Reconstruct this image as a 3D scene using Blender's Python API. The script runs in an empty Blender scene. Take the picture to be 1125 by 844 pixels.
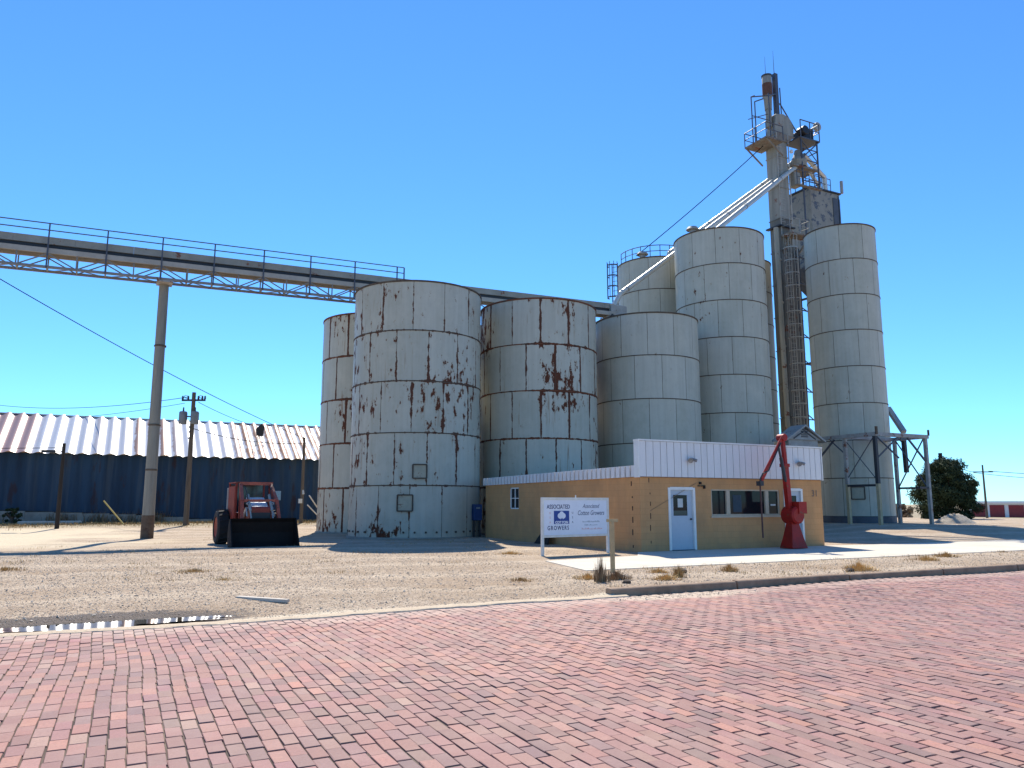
import bpy, bmesh, math, random
import numpy as np
from mathutils import Vector, Matrix, noise as mnoise
random.seed(7); rng = np.random.default_rng(7)
SC = bpy.context.scene
COL = SC.collection
R_ = math.radians

# ------------------------------------------------------------------ helpers
OFF = {}

def tag(o, label=None, cat=None, group=None, kind=None):
    if label: o['label'] = label
    if cat: o['category'] = cat
    if group: o['group'] = group
    if kind: o['kind'] = kind
    return o

def thing(name, loc, label, cat, group=None, rz=0):
    o = bpy.data.objects.new(name, None)
    COL.objects.link(o)
    o.location = loc; o.rotation_euler = (0, 0, rz)
    o.empty_display_size = .3
    OFF[o.name] = Vector(loc)
    return tag(o, label, cat, group)

class MB:
    def __init__(s): s.v = []; s.f = []; s.uv = None
    def quad(s, a, b, c, d):
        n = len(s.v); s.v += [tuple(a), tuple(b), tuple(c), tuple(d)]; s.f.append((n, n+1, n+2, n+3)); return s
    def box(s, x0, x1, y0, y1, z0, z1):
        n = len(s.v)
        s.v += [(x0,y0,z0),(x1,y0,z0),(x1,y1,z0),(x0,y1,z0),(x0,y0,z1),(x1,y0,z1),(x1,y1,z1),(x0,y1,z1)]
        s.f += [tuple(n+i for i in q) for q in ((3,2,1,0),(4,5,6,7),(0,1,5,4),(1,2,6,5),(2,3,7,6),(3,0,4,7))]
        return s
    def bar(s, p, q, w, h=None, up=(0,0,1)):
        h = h or w
        p = Vector(p); q = Vector(q); d = (q-p).normalized(); u = Vector(up)
        if abs(d.dot(u)) > .97: u = Vector((0,1,0))
        a = d.cross(u).normalized()*w/2; b = a.cross(d).normalized()*h/2
        n = len(s.v)
        for e in (p, q):
            for sa, sb in ((-1,-1),(1,-1),(1,1),(-1,1)): s.v.append(tuple(e+a*sa+b*sb))
        s.f += [tuple(n+i for i in k) for k in ((0,1,2,3),(7,6,5,4),(0,4,5,1),(1,5,6,2),(2,6,7,3),(3,7,4,0))]
        return s
    def tube(s, p, q, r, r2=None, n=8, caps=True):
        r2 = r if r2 is None else r2
        p = Vector(p); q = Vector(q); d = (q-p).normalized(); u = Vector((0,0,1))
        if abs(d.dot(u)) > .97: u = Vector((0,1,0))
        a = d.cross(u).normalized(); b = a.cross(d)
        k = len(s.v)
        for e, rr in ((p, r), (q, r2)):
            for i in range(n):
                t = 2*math.pi*i/n; s.v.append(tuple(e+a*(rr*math.cos(t))+b*(rr*math.sin(t))))
        for i in range(n):
            j = (i+1) % n; s.f.append((k+i, k+j, k+n+j, k+n+i))
        if caps:
            s.f.append(tuple(k+i for i in range(n))[::-1]); s.f.append(tuple(k+n+i for i in range(n)))
        return s
    def path(s, pts, r, n=6):
        for a, b in zip(pts, pts[1:]): s.tube(a, b, r, n=n)
        return s
    def lathe(s, prof, c=(0,0,0), n=32, axis='z'):
        k = len(s.v); m = len(prof)
        for i in range(n):
            t = 2*math.pi*i/n
            for r, z in prof:
                a, b = r*math.cos(t), r*math.sin(t)
                pt = (c[0]+a, c[1]+b, c[2]+z) if axis == 'z' else ((c[0]+z, c[1]+a, c[2]+b) if axis == 'x' else (c[0]+b, c[1]+z, c[2]+a))
                s.v.append(pt)
        for i in range(n):
            j = (i+1) % n
            for q in range(m-1):
                s.f.append((k+i*m+q, k+j*m+q, k+j*m+q+1, k+i*m+q+1))
        return s
    def prism(s, poly, d):
        k = len(s.v); n = len(poly); d = Vector(d)
        s.v += [tuple(p) for p in poly] + [tuple(Vector(p)+d) for p in poly]
        s.f.append(tuple(k+i for i in range(n))); s.f.append(tuple(k+n+i for i in range(n))[::-1])
        for i in range(n):
            j = (i+1) % n; s.f.append((k+j, k+i, k+n+i, k+n+j))
        return s
    def build(s, name, mat, parent=None, local=False, smooth=False, bevel=0, **kw):
        me = bpy.data.meshes.new(name)
        off = Vector((0,0,0))
        if parent is not None: off = OFF.get(parent.name, Vector((0,0,0)))
        vs = s.v if (local or parent is None) else [(x-off.x, y-off.y, z-off.z) for x, y, z in s.v]
        me.from_pydata(vs, [], s.f); me.update()
        bm = bmesh.new(); bm.from_mesh(me)
        bmesh.ops.recalc_face_normals(bm, faces=bm.faces)
        if bevel:
            bmesh.ops.bevel(bm, geom=list(bm.edges), offset=bevel, segments=1, affect='EDGES', profile=.5)
        bm.to_mesh(me); bm.free()
        if smooth:
            for p in me.polygons: p.use_smooth = True
            try: me.set_sharp_from_angle(angle=R_(35))
            except Exception: pass
        me.materials.append(mat)
        o = bpy.data.objects.new(name, me); COL.objects.link(o)
        if parent is not None: o.parent = parent; OFF[o.name] = off
        tag(o, **kw)
        return o

def text_mesh(body, size, shear=0, bold=0, space=1.0, align='LEFT'):
    cu = bpy.data.curves.new('lettering', 'FONT'); cu.body = body; cu.size = size; cu.shear = shear
    cu.offset = bold; cu.space_character = space; cu.align_x = align; cu.extrude = .002; cu.resolution_u = 3
    t = bpy.data.objects.new('lettering', cu); COL.objects.link(t)
    dg = bpy.context.evaluated_depsgraph_get(); dg.update()
    me = bpy.data.meshes.new_from_object(t.evaluated_get(dg))
    bpy.data.objects.remove(t); bpy.data.curves.remove(cu)
    return me

def put_text(me, name, mat, parent, M):
    me.transform(M); me.materials.clear(); me.materials.append(mat)
    o = bpy.data.objects.new(name, me); COL.objects.link(o); o.parent = parent; OFF[o.name] = OFF[parent.name]
    return o

# ------------------------------------------------------------------ materials
class NT:
    def __init__(s, name):
        s.m = bpy.data.materials.new(name); s.m.use_nodes = True
        s.t = s.m.node_tree; s.b = s.t.nodes['Principled BSDF']
    def n(s, typ, **kw):
        x = s.t.nodes.new(typ)
        for k, v in kw.items():
            if k in ('inp',):
                for i, val in v.items(): x.inputs[i].default_value = val
            else: setattr(x, k, v)
        return x
    def l(s, a, b): s.t.links.new(a, b)
    def coord(s, kind='Object'): return s.n('ShaderNodeTexCoord').outputs[kind]
    def noise(s, vec, scale, detail=5, rough=.6, dim='3D'):
        x = s.n('ShaderNodeTexNoise', inp={'Scale': scale, 'Detail': detail, 'Roughness': rough})
        if vec is not None: s.l(vec, x.inputs['Vector'])
        return x.outputs['Fac']
    def ramp(s, fac, *stops):
        x = s.n('ShaderNodeValToRGB'); e = x.color_ramp.elements
        while len(e) < len(stops): e.new(.5)
        for i, (p, c) in enumerate(stops):
            e[i].position = p; e[i].color = (*c, 1) if hasattr(c, '__len__') else (c, c, c, 1)
        s.l(fac, x.inputs[0]); return x.outputs['Color']
    def mix(s, fac, a, b, mode='MIX'):
        x = s.n('ShaderNodeMix', data_type='RGBA', blend_type=mode)
        for sock, v in ((x.inputs[0], fac), (x.inputs[6], a), (x.inputs[7], b)):
            if hasattr(v, 'is_output') or hasattr(v, 'node'): s.l(v, sock)
            elif hasattr(v, '__len__'): sock.default_value = (*v, 1) if len(v) == 3 else v
            else: sock.default_value = v if sock.type == 'VALUE' else (v, v, v, 1)
        return x.outputs[2]
    def math(s, op, a, b=None, clamp=False):
        x = s.n('ShaderNodeMath', operation=op, use_clamp=clamp)
        for i, v in enumerate((a, b)):
            if v is None: continue
            if hasattr(v, 'node'): s.l(v, x.inputs[i])
            else: x.inputs[i].default_value = v
        return x.outputs[0]
    def mapping(s, vec, scale=(1,1,1), loc=(0,0,0), rot=(0,0,0)):
        x = s.n('ShaderNodeMapping'); x.inputs['Scale'].default_value = scale; x.inputs['Location'].default_value = loc; x.inputs['Rotation'].default_value = rot
        s.l(vec, x.inputs['Vector']); return x.outputs[0]
    def bump(s, h, strength=.3, dist=.02, normal=None):
        x = s.n('ShaderNodeBump', inp={'Strength': strength, 'Distance': dist}); s.l(h, x.inputs['Height'])
        if normal is not None: s.l(normal, x.inputs['Normal'])
        return x.outputs[0]
    def out(s, color=None, rough=None, normal=None, metal=None, spec=None):
        for k, v in (('Base Color', color), ('Roughness', rough), ('Normal', normal), ('Metallic', metal), ('Specular IOR Level', spec)):
            if v is None: continue
            if hasattr(v, 'node'): s.l(v, s.b.inputs[k])
            elif hasattr(v, '__len__'): s.b.inputs[k].default_value = (*v, 1)
            else: s.b.inputs[k].default_value = v
        return s.m

def worn(name, base, dark=None, amt=.35, scale=3, rough=.6, metal=0, rust=0, rustcol=(.12,.04,.018), bump=.1, streak=False, spec=.4):
    s = NT(name); c = s.coord()
    if streak: c2 = s.mapping(c, (scale*2, scale*2, scale*.18))
    else: c2 = s.mapping(c, (scale,)*3)
    f = s.noise(c2, 1, 6, .65)
    dark = dark or tuple(x*.6 for x in base)
    col = s.mix(s.ramp(f, (.35, 0), (.7, amt*2 if amt < .5 else 1)), base, dark)
    fine = s.noise(c, scale*9, 4, .7)
    col = s.mix(.25, col, s.mix(fine, tuple(min(1, x*1.25) for x in base), dark))
    if rust:
        r = s.noise(c, scale*.9, 8, .7)
        m = s.ramp(r, (.66-rust*.3, 0), (.70-rust*.3, 1))
        col = s.mix(m, col, s.mix(fine, rustcol, tuple(x*2 for x in rustcol)))
    return s.out(col, s.ramp(fine, (.2, max(0, rough-.12)), (.8, min(1, rough+.12))), s.bump(fine, bump, .01), metal, spec)

def plain(name, col, rough=.5, metal=0, spec=.5):
    return worn(name, col, amt=.25, rough=rough, metal=metal, bump=.03, spec=spec)

def silo_mat():
    s = NT('silo_paint'); uv = s.n('ShaderNodeUVMap', uv_map='UVMap').outputs[0]
    oi = s.n('ShaderNodeAttribute', attribute_type='OBJECT', attribute_name='seed').outputs['Fac']
    ofs = s.n('ShaderNodeCombineXYZ'); s.l(s.math('MULTIPLY', oi, 57.), ofs.inputs[2]); s.l(s.math('MULTIPLY', oi, 31.), ofs.inputs[0])
    va = s.n('ShaderNodeVectorMath', operation='ADD'); s.l(uv, va.inputs[0]); s.l(ofs.outputs[0], va.inputs[1]); p = va.outputs[0]
    rust = s.n('ShaderNodeAttribute', attribute_type='OBJECT', attribute_name='rust').outputs['Fac']
    warp = s.n('ShaderNodeTexNoise', inp={'Scale': 6., 'Detail': 3.}); s.l(p, warp.inputs['Vector'])
    wsub = s.n('ShaderNodeVectorMath', operation='MULTIPLY_ADD'); s.l(warp.outputs['Color'], wsub.inputs[0]); wsub.inputs[1].default_value = (.02, .0, 0); s.l(uv, wsub.inputs[2])
    br = s.n('ShaderNodeTexBrick', offset=.5, inp={'Scale': 1., 'Mortar Size': .0155, 'Mortar Smooth': .3, 'Bias': 0., 'Brick Width': 1.5, 'Row Height': 2.4,
             'Color1': (.445,.43,.34,1), 'Color2': (.525,.50,.405,1), 'Mortar': (.2,.17,.13,1)})
    rh = s.n('ShaderNodeAttribute', attribute_type='OBJECT', attribute_name='ring').outputs['Fac']
    sep = s.n('ShaderNodeSeparateXYZ'); s.l(wsub.outputs[0], sep.inputs[0])
    cmb = s.n('ShaderNodeCombineXYZ'); s.l(sep.outputs[0], cmb.inputs[0]); s.l(s.math('MULTIPLY', sep.outputs[1], rh), cmb.inputs[1])
    s.l(cmb.outputs[0], br.inputs['Vector'])
    seam = br.outputs['Fac']; col = br.outputs['Color']
    # streaks and blotches
    st = s.noise(s.mapping(p, (5, .22, 1)), 1, 6, .6)
    col = s.mix(s.ramp(st, (.35, 0), (.75, .45)), col, (.34,.31,.22))
    bl = s.noise(p, .9, 6, .65)
    col = s.mix(s.ramp(bl, (.45, 0), (.7, .5)), col, (.58,.54,.425))
    bl2 = s.noise(s.mapping(p, (1.6, 1, 1)), 2.3, 5, .7)
    col = s.mix(s.ramp(bl2, (.55, 0), (.75, .3)), col, (.31,.275,.20))
    # stain below seams
    zone = s.noise(s.mapping(p, (.22, .13, 1)), 1., 2, .5)
    zone = s.math('MULTIPLY', s.math('SUBTRACT', zone, .48), 2.2)
    # rust flakes
    fl = s.noise(s.mapping(p, (3.1, 1.35, 1)), 1.2, 6, .66)
    thr = s.math('ADD', fl, s.math('MULTIPLY', rust, s.math('ADD', s.math('MULTIPLY', zone, .34), .035)))
    sw = s.noise(s.mapping(p, (1.2, 1.6, 1)), 1.3, 6, .75)
    wide = s.n('ShaderNodeTexBrick', offset=.5, inp={'Scale': 1., 'Mortar Size': .09, 'Mortar Smooth': 1., 'Brick Width': 1.5, 'Row Height': 2.4})
    s.l(cmb.outputs[0], wide.inputs['Vector'])
    near = s.math('MULTIPLY', wide.outputs['Fac'], s.math('MULTIPLY', rust, .21))
    thr = s.math('ADD', thr, near)
    rm = s.ramp(thr, (.70, 0), (.71, 1))
    halo = s.ramp(thr, (.655, 0), (.70, .5))
    rc = s.mix(s.noise(p, 14, 5, .7), (.055,.017,.011), (.17,.055,.022))
    col = s.mix(halo, col, (.33,.21,.12))
    run = s.noise(s.mapping(p, (4.5, .35, 1)), 1.2, 5, .6)
    col = s.mix(s.math('MULTIPLY', s.ramp(s.math('ADD', run, s.math('MULTIPLY', zone, .15)), (.62, 0), (.8, .7)), rust), col, (.27,.15,.075))
    col = s.mix(rm, col, rc)
    sl = s.math('MULTIPLY', seam, s.ramp(s.noise(p, 2.2, 4, .7), (.35, .55), (.6, 1)))
    col = s.mix(s.math('MULTIPLY', sl, .9), col, (.085,.06,.042))
    wav = s.noise(p, .8, 3, .5)
    hgt = s.math('ADD', s.math('MULTIPLY', seam, .5), s.math('ADD', s.math('MULTIPLY', wav, 2.6), s.math('MULTIPLY', rm, -.25)))
    return s.out(col, s.mix(rm, .5, .9), s.bump(hgt, .45, .02), 0, .35)

M = {}
def mats():
    M['silo'] = silo_mat()
    M['flange'] = worn('rusty_flange', (.13,.10,.07), (.06,.035,.024), amt=.5, scale=2.5, rough=.8, rust=.3, rustcol=(.05,.022,.014))
    M['rustflange'] = worn('very_rusty_flange', (.095,.06,.04), (.045,.02,.014), amt=.6, scale=2.5, rough=.85, rust=.7)
    M['roofsheet'] = worn('silo_roof_sheet', (.42,.41,.36), amt=.4, scale=1, rough=.6, rust=.3)
    M['conc'] = worn('weathered_concrete', (.36,.33,.28), (.2,.18,.15), amt=.4, scale=2, rough=.9, bump=.35)
    M['pole'] = worn('concrete_pole', (.30,.275,.22), (.17,.15,.12), amt=.4, scale=3, rough=.85, streak=True, bump=.25)
    M['polebase'] = worn('rusty_pole_base', (.15,.10,.065), (.07,.045,.03), amt=.5, scale=5, rough=.9, rust=.25, rustcol=(.06,.03,.018))
    M['galv'] = worn('dull_galvanised_steel', (.38,.375,.35), (.2,.19,.175), amt=.4, scale=2, rough=.6, metal=.1, rust=.15)
    M['galvl'] = worn('pale_galvanised_pipe', (.62,.60,.54), (.4,.38,.33), amt=.3, scale=2, rough=.4, metal=.3)
    M['casing'] = worn('weathered_leg_casing', (.37,.355,.305), (.15,.14,.115), amt=.55, scale=1.1, rough=.7, rust=.12, streak=True, bump=.3)
    M['cover'] = worn('belt_cover_sheet', (.33,.315,.265), (.19,.175,.14), amt=.45, scale=1.4, rough=.6, rust=.2)
    M['board'] = worn('gallery_side_channel', (.42,.385,.325), (.26,.23,.19), amt=.35, scale=2, rough=.7)
    M['dark'] = plain('dark_steel', (.045,.045,.05), .55, .2)
    M['wire'] = plain('black_cable', (.015,.015,.017), 1.0, 0, 0.)
    M['railing'] = plain('blue_grey_railing', (.085,.09,.11), .5, .2)
    M['rubber'] = plain('black_rubber', (.02,.02,.02), .85)
    M['black'] = plain('black_paint', (.018,.018,.02), .5)
    M['wood'] = worn('weathered_pole_timber', (.16,.125,.09), (.07,.05,.035), amt=.5, scale=4, rough=.9, streak=True, bump=.4)
    M['darkwood'] = worn('dark_creosoted_timber', (.035,.026,.02), (.015,.012,.01), amt=.5, scale=4, rough=.85, streak=True, bump=.4)
    M['tan'] = None
    M['white'] = worn('white_painted_metal', (.74,.74,.74), (.55,.53,.5), amt=.2, scale=2, rough=.5)
    M['parapet'] = worn('white_panel_siding', (.74,.715,.695), (.56,.54,.52), amt=.22, scale=1.5, rough=.45, streak=True)
    M['whiteframe'] = worn('white_trim_paint', (.8,.79,.76), (.6,.57,.5), amt=.25, scale=3, rough=.5)
    M['door'] = worn('pale_grey_blue_door', (.47,.52,.57), (.37,.42,.46), amt=.25, scale=1.5, rough=.45)
    g = NT('dark_window_glass'); c = g.coord(); g.b.inputs['Base Color'].default_value = (.012,.013,.016,1)
    M['glass'] = g.out(None, .08, g.bump(g.noise(c, 1.2, 2), .04, .05), 0, .22)
    M['paper'] = plain('taped_paper_notice', (.62,.62,.58), .9)
    M['signface'] = worn('white_sign_board', (.74,.76,.83), (.6,.61,.66), amt=.2, scale=1.2, rough=.5, streak=True)
    M['signframe'] = worn('white_sign_frame', (.76,.74,.68), (.5,.46,.4), amt=.35, scale=4, rough=.6)
    M['navy'] = plain('navy_lettering', (.02,.035,.12), .5)
    M['logoblue'] = plain('logo_blue', (.012,.05,.27), .5)
    M['faded'] = plain('faded_grey_lettering', (.36,.40,.45), .6)
    M['fadedred'] = plain('faded_red_lettering', (.72,.42,.42), .6)
    M['script'] = plain('grey_script_lettering', (.13,.15,.22), .6)
    M['red'] = worn('red_paint', (.42,.012,.006), (.22,.012,.008), amt=.6, scale=3, rough=.55, rust=.22)
    M['loaderred'] = worn('faded_orange_red_paint', (.34,.038,.016), (.15,.022,.012), amt=.55, scale=3, rough=.5, rust=.25)
    M['bucket'] = worn('worn_black_bucket_steel', (.016,.014,.013), (.009,.008,.008), amt=.5, scale=3, rough=.75, spec=.2)
    M['steel'] = worn('worn_grey_frame_steel', (.40,.38,.345), (.22,.195,.17), amt=.5, scale=2, rough=.6, rust=.3)
    M['framepost'] = worn('cream_painted_post', (.52,.41,.24), (.34,.25,.14), amt=.4, scale=3, rough=.7, rust=.1)
    M['tanpost'] = worn('tan_painted_post', (.48,.37,.20), (.3,.22,.12), amt=.4, scale=6, rough=.8)
    M['yellow'] = plain('yellow_plastic_guard', (.62,.45,.12), .6)
    M['bluebox'] = worn('blue_cabinet_paint', (.016,.05,.15), amt=.4, scale=5, rough=.7)
    M['bin'] = worn('peeling_bin_paint', (.30,.285,.24), (.2,.185,.155), amt=.4, scale=1.6, rough=.7, rust=.42, rustcol=(.06,.07,.085), bump=.3)
    M['binpanel'] = worn('blue_grey_bin_panel', (.09,.105,.13), (.05,.055,.065), amt=.5, scale=2, rough=.6)
    M['insul'] = plain('glazed_insulator', (.35,.36,.38), .3)
    M['storwall'] = plain('red_roller_door', (.24,.018,.022), .6)
    M['plank'] = worn('bleached_plank', (.62,.56,.47), (.36,.3,.24), amt=.4, scale=5, rough=.9, bump=.4)
    M['bark'] = worn('juniper_bark', (.10,.07,.05), amt=.5, scale=6, rough=.95, streak=True)
    # block wall
    s = NT('tan_painted_block'); c = s.coord(); 
    sp = s.n('ShaderNodeSeparateXYZ'); s.l(c, sp.inputs[0]); cm = s.n('ShaderNodeCombineXYZ'); s.l(s.math('ADD', sp.outputs[0], sp.outputs[1]), cm.inputs[0]); s.l(sp.outputs[2], cm.inputs[1])
    br = s.n('ShaderNodeTexBrick', offset=.5, inp={'Scale': 1., 'Mortar Size': .008, 'Mortar Smooth': .5, 'Brick Width': .41, 'Row Height': .205, 'Color1': (.63,.325,.135,1), 'Color2': (.59,.30,.122,1), 'Mortar': (.53,.265,.105,1)})
    s.l(cm.outputs[0], br.inputs['Vector'])
    f = s.noise(s.mapping(c, (1, 1, .45)), 1.3, 6, .6)
    col = s.mix(s.ramp(f, (.35, 0), (.72, .65)), br.outputs['Color'], (.37,.21,.10))
    low = s.ramp(s.math('ADD', s.math('MULTIPLY', sp.outputs[2], -1.1), s.math('MULTIPLY', s.noise(c, 2.5, 5, .7), .9)), (.2, 0), (.6, .55))
    col = s.mix(low, col, (.30,.20,.12))
    f2 = s.noise(c, 30, 3, .7)
    M['tan'] = s.out(col, .8, s.bump(s.math('ADD', s.math('MULTIPLY', br.outputs['Fac'], -1.), s.math('MULTIPLY', f2, .4)), .35, .01), 0, .3)
    # blue shed wall
    s = NT('blue_corrugated_wall'); c = s.coord()
    st = s.noise(s.mapping(c, (.9, .9, .10)), 1.1, 6, .65)
    col = s.mix(s.ramp(st, (.35, 0), (.7, .75)), (.020,.055,.10), (.007,.018,.038))
    rr = s.noise(s.mapping(c, (1.1, 1, .28)), 1.0, 7, .7)
    col = s.mix(s.ramp(rr, (.57, 0), (.63, .8)), col, (.035,.016,.018))
    lt = s.noise(s.mapping(c, (1.3, 1, .08)), 1.7, 4, .6)
    col = s.mix(s.ramp(lt, (.48, 0), (.66, .6)), col, (.06,.083,.105))
    M['bluewall'] = s.out(col, .65, s.bump(s.noise(c, 9, 4), .1, .02), 0, .3)
    # shed roof
    s = NT('galvanised_roof'); c = s.coord(); sp = s.n('ShaderNodeSeparateXYZ'); s.l(c, sp.inputs[0])
    st = s.noise(s.mapping(c, (2.2, .12, .12)), 1.3, 5, .6)
    col = s.mix(s.ramp(st, (.35, 0), (.75, .5)), (.64,.635,.64), (.42,.42,.42))
    xx = s.math('ADD', sp.outputs[0], s.math('MULTIPLY', s.noise(c, 1.4, 5, .7), .7))
    brown = s.ramp(s.math('ADD', s.math('MULTIPLY', xx, .01), .5), (.5415, 1), (.5432, 0))
    col = s.mix(s.math('MULTIPLY', brown, .9), col, s.mix(st, (.30,.16,.13), (.44,.27,.23)))
    # rust bands where panels have weathered (by position along the roof)
    wv = s.math('SINE', s.math('MULTIPLY', sp.outputs[0], 2*math.pi/.82))
    zone = s.ramp(s.noise(s.mapping(c, (.32, .0, .0), loc=(3.3, 0, 0)), 1., 2, .5), (.50, 0), (.60, 1))
    z2 = s.ramp(s.math('ADD', s.math('MULTIPLY', sp.outputs[0], .01), .5), (.655, 0), (.67, 1), (.9, 1))
    z3 = s.ramp(s.math('ADD', s.math('MULTIPLY', sp.outputs[0], .01), .5), (.592, 0), (.598, .9), (.622, .9), (.628, 0))
    zone = s.math('MAXIMUM', s.math('MAXIMUM', s.math('MULTIPLY', zone, .3), z3), z2)
    pn = s.noise(s.mapping(c, (1.6, .5, .5)), 1.5, 6, .7)
    rm = s.ramp(s.math('ADD', s.math('MULTIPLY', wv, .2), pn), (.40, 0), (.52, 1))
    col = s.mix(s.math('MULTIPLY', rm, zone), col, s.mix(pn, (.16,.07,.035), (.34,.16,.08)))
    dl = s.ramp(wv, (.0, .0), (.02, 0))
    M['galvroof'] = s.out(col, .42, s.bump(s.noise(c, 6, 4), .08, .02), .15, .4)
    # sidewalk
    s = NT('pale_concrete_pavement'); c = s.coord()
    f = s.noise(c, .5, 6, .6); f2 = s.noise(c, 18, 5, .7)
    col = s.mix(s.ramp(f, (.35, 0), (.7, .7)), (.66,.60,.49), (.57,.50,.39))
    col = s.mix(s.ramp(f2, (.4, 0), (.75, .35)), col, (.38,.33,.26))
    br = s.n('ShaderNodeTexBrick', offset=0., inp={'Scale': 1., 'Mortar Size': .012, 'Brick Width': 2.45, 'Row Height': 2.05}); s.l(c, br.inputs['Vector'])
    col = s.mix(s.math('MULTIPLY', br.outputs['Fac'], .7), col, (.2,.17,.13))
    cr = s.n('ShaderNodeTexVoronoi', feature='DISTANCE_TO_EDGE', inp={'Scale': .35}); s.l(c, cr.inputs['Vector'])
    M['walk'] = s.out(col, .9, s.bump(f2, .2, .01), 0, .2)
    # kerb
    M['kerb'] = worn('stained_kerb_concrete', (.36,.245,.16), (.17,.11,.07), amt=.5, scale=2.5, rough=.9, bump=.3)
    # bricks
    s = NT('paving_brick'); at = s.n('ShaderNodeAttribute', attribute_name='brick'); c = s.coord()
    f = s.noise(c, 46, 6, .8); big = s.noise(c, .45, 4, .6)
    col = s.mix(s.ramp(f, (.38, 0), (.66, .8)), at.outputs['Color'], s.mix(.6, at.outputs['Color'], (.17,.09,.075)))
    col = s.mix(s.ramp(big, (.42, 0), (.66, .25)), col, (.26,.15,.13))
    dust = s.noise(c, 1.7, 6, .7)
    col = s.mix(s.ramp(dust, (.45, 0), (.8, .42)), col, (.45,.31,.245))
    sp = s.n('ShaderNodeSeparateXYZ'); s.l(c, sp.inputs[0])
    edge = s.ramp(s.math('ADD', s.math('MULTIPLY', s.math('SUBTRACT', sp.outputs[1], 11.0), .7), s.math('MULTIPLY', s.noise(c, 1.1, 6, .7), .9)), (.72, 0), (1., .55))
    col = s.mix(edge, col, (.56,.42,.32))
    lane = s.math('SINE', s.math('MULTIPLY', s.math('ADD', sp.outputs[1], s.math('MULTIPLY', big, 1.2)), 2.1))
    col = s.mix(s.ramp(lane, (.3, 0), (1., .22)), col, (.24,.14,.12))
    stn = s.noise(s.mapping(c, (1, 1.6, 1), loc=(4.2, 1, 0)), .9, 5, .6)
    col = s.mix(s.ramp(stn, (.64, 0), (.72, .5)), col, (.17,.115,.105))
    pv = s.n('ShaderNodeVectorMath', operation='DISTANCE'); s.l(s.mapping(c, (.5, 1.9, 0)), pv.inputs[0]); pv.inputs[1].default_value = (4.8, 22.3, 0)
    sd = s.ramp(s.math('ADD', pv.outputs['Value'], s.math('MULTIPLY', s.math('SUBTRACT', s.noise(c, 5, 5, .8), .5), 1.4)), (.5, .8), (1.1, 0))
    col = s.mix(sd, col, (.52,.42,.30))
    M['brick'] = s.out(col, .75, s.bump(f, .35, .006), 0, .35)
    s = NT('joint_sand'); c = s.coord()
    M['joint'] = s.out(s.mix(s.ramp(s.noise(c, 1.2, 5, .7), (.4, 0), (.75, 1)), (.055,.038,.03), (.24,.18,.13)), .95, s.bump(s.noise(c, 60, 3), .4, .01))
    # ground
    s = NT('gravel_and_dirt_ground'); c = s.coord(); sp = s.n('ShaderNodeSeparateXYZ'); s.l(c, sp.inputs[0])
    X, Y = sp.outputs[0], sp.outputs[1]
    n1 = s.noise(c, .22, 6, .62); n2 = s.noise(c, 1.7, 6, .7); n3 = s.noise(c, 7, 6, .75); fine = s.noise(c, 34, 4, .75)
    col = s.mix(s.ramp(n2, (.33, 0), (.72, 1)), (.60,.46,.30), (.45,.335,.215))
    vo = s.n('ShaderNodeTexVoronoi', inp={'Scale': 26., 'Randomness': 1.}); s.l(c, vo.inputs['Vector'])
    peb = s.n('ShaderNodeSeparateColor'); s.l(vo.outputs['Color'], peb.inputs[0])
    pc = s.ramp(peb.outputs[0], (0, (.20,.145,.105)), (.2, (.38,.285,.20)), (.5, (.57,.445,.31)), (.8, (.66,.55,.42)), (1, (.50,.33,.23)))
    col = s.mix(s.ramp(n3, (.3, .95), (.75, .5)), col, pc)
    col = s.mix(s.ramp(fine, (.47, 0), (.60, .85)), col, (.19,.135,.09))
    fine2 = s.noise(c, 75, 3, .8); col = s.mix(s.ramp(fine2, (.52, 0), (.64, .6)), col, (.72,.62,.49))
    # large tonal patches
    col = s.mix(s.ramp(n1, (.48, 0), (.64, .6)), col, (.36,.25,.155))
    tw = s.math('ADD', s.math('ADD', Y, s.math('MULTIPLY', X, .12)), s.math('MULTIPLY', n1, 5.))
    tr = s.math('SINE', s.math('MULTIPLY', tw, 2.4))
    tk = s.math('MULTIPLY', s.ramp(tr, (.5, 0), (.95, .45)), s.ramp(n2, (.35, 0), (.6, 1)))
    col = s.mix(tk, col, (.34,.245,.16))
    tl = s.ramp(s.math('MULTIPLY', tr, -1.), (.6, 0), (.98, .35))
    col = s.mix(tl, col, (.66,.54,.39))
    # pale sand: yard in front of the blue shed, and the lip along the road
    wl = s.math('ADD', s.math('MULTIPLY', s.math('SUBTRACT', 6.5, X), .06), s.math('MULTIPLY', s.math('SUBTRACT', n1, .5), 1.1))
    band = s.math('MULTIPLY', s.ramp(s.math('MULTIPLY', Y, .01), (.30, 0), (.36, 1), (.49, 1), (.53, 0)), s.ramp(wl, (.28, 0), (.5, .9)))
    sand = s.mix(n3, (.62,.50,.33), (.70,.60,.43))
    col = s.mix(band, col, sand)
    lip = s.math('ABSOLUTE', s.math('SUBTRACT', s.math('ADD', Y, s.math('MULTIPLY', s.math('SUBTRACT', n2, .5), .5)), 12.22))
    lipm = s.math('MULTIPLY', s.ramp(lip, (.16, 1), (.34, 0)), s.ramp(s.math('MULTIPLY', X, .01), (.082, 1), (.086, 0)))
    col = s.mix(s.math('MULTIPLY', lipm, .85), col, (.70,.60,.44))
    # straw-coloured verge at the foot of the shed and far field
    farm = s.ramp(s.math('ADD', s.math('MULTIPLY', Y, .01), s.math('MULTIPLY', s.math('SUBTRACT', n2, .5), .03)), (.50, 0), (.53, .8))
    col = s.mix(farm, col, s.mix(n3, (.24,.20,.12), (.40,.33,.21)))
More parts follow.
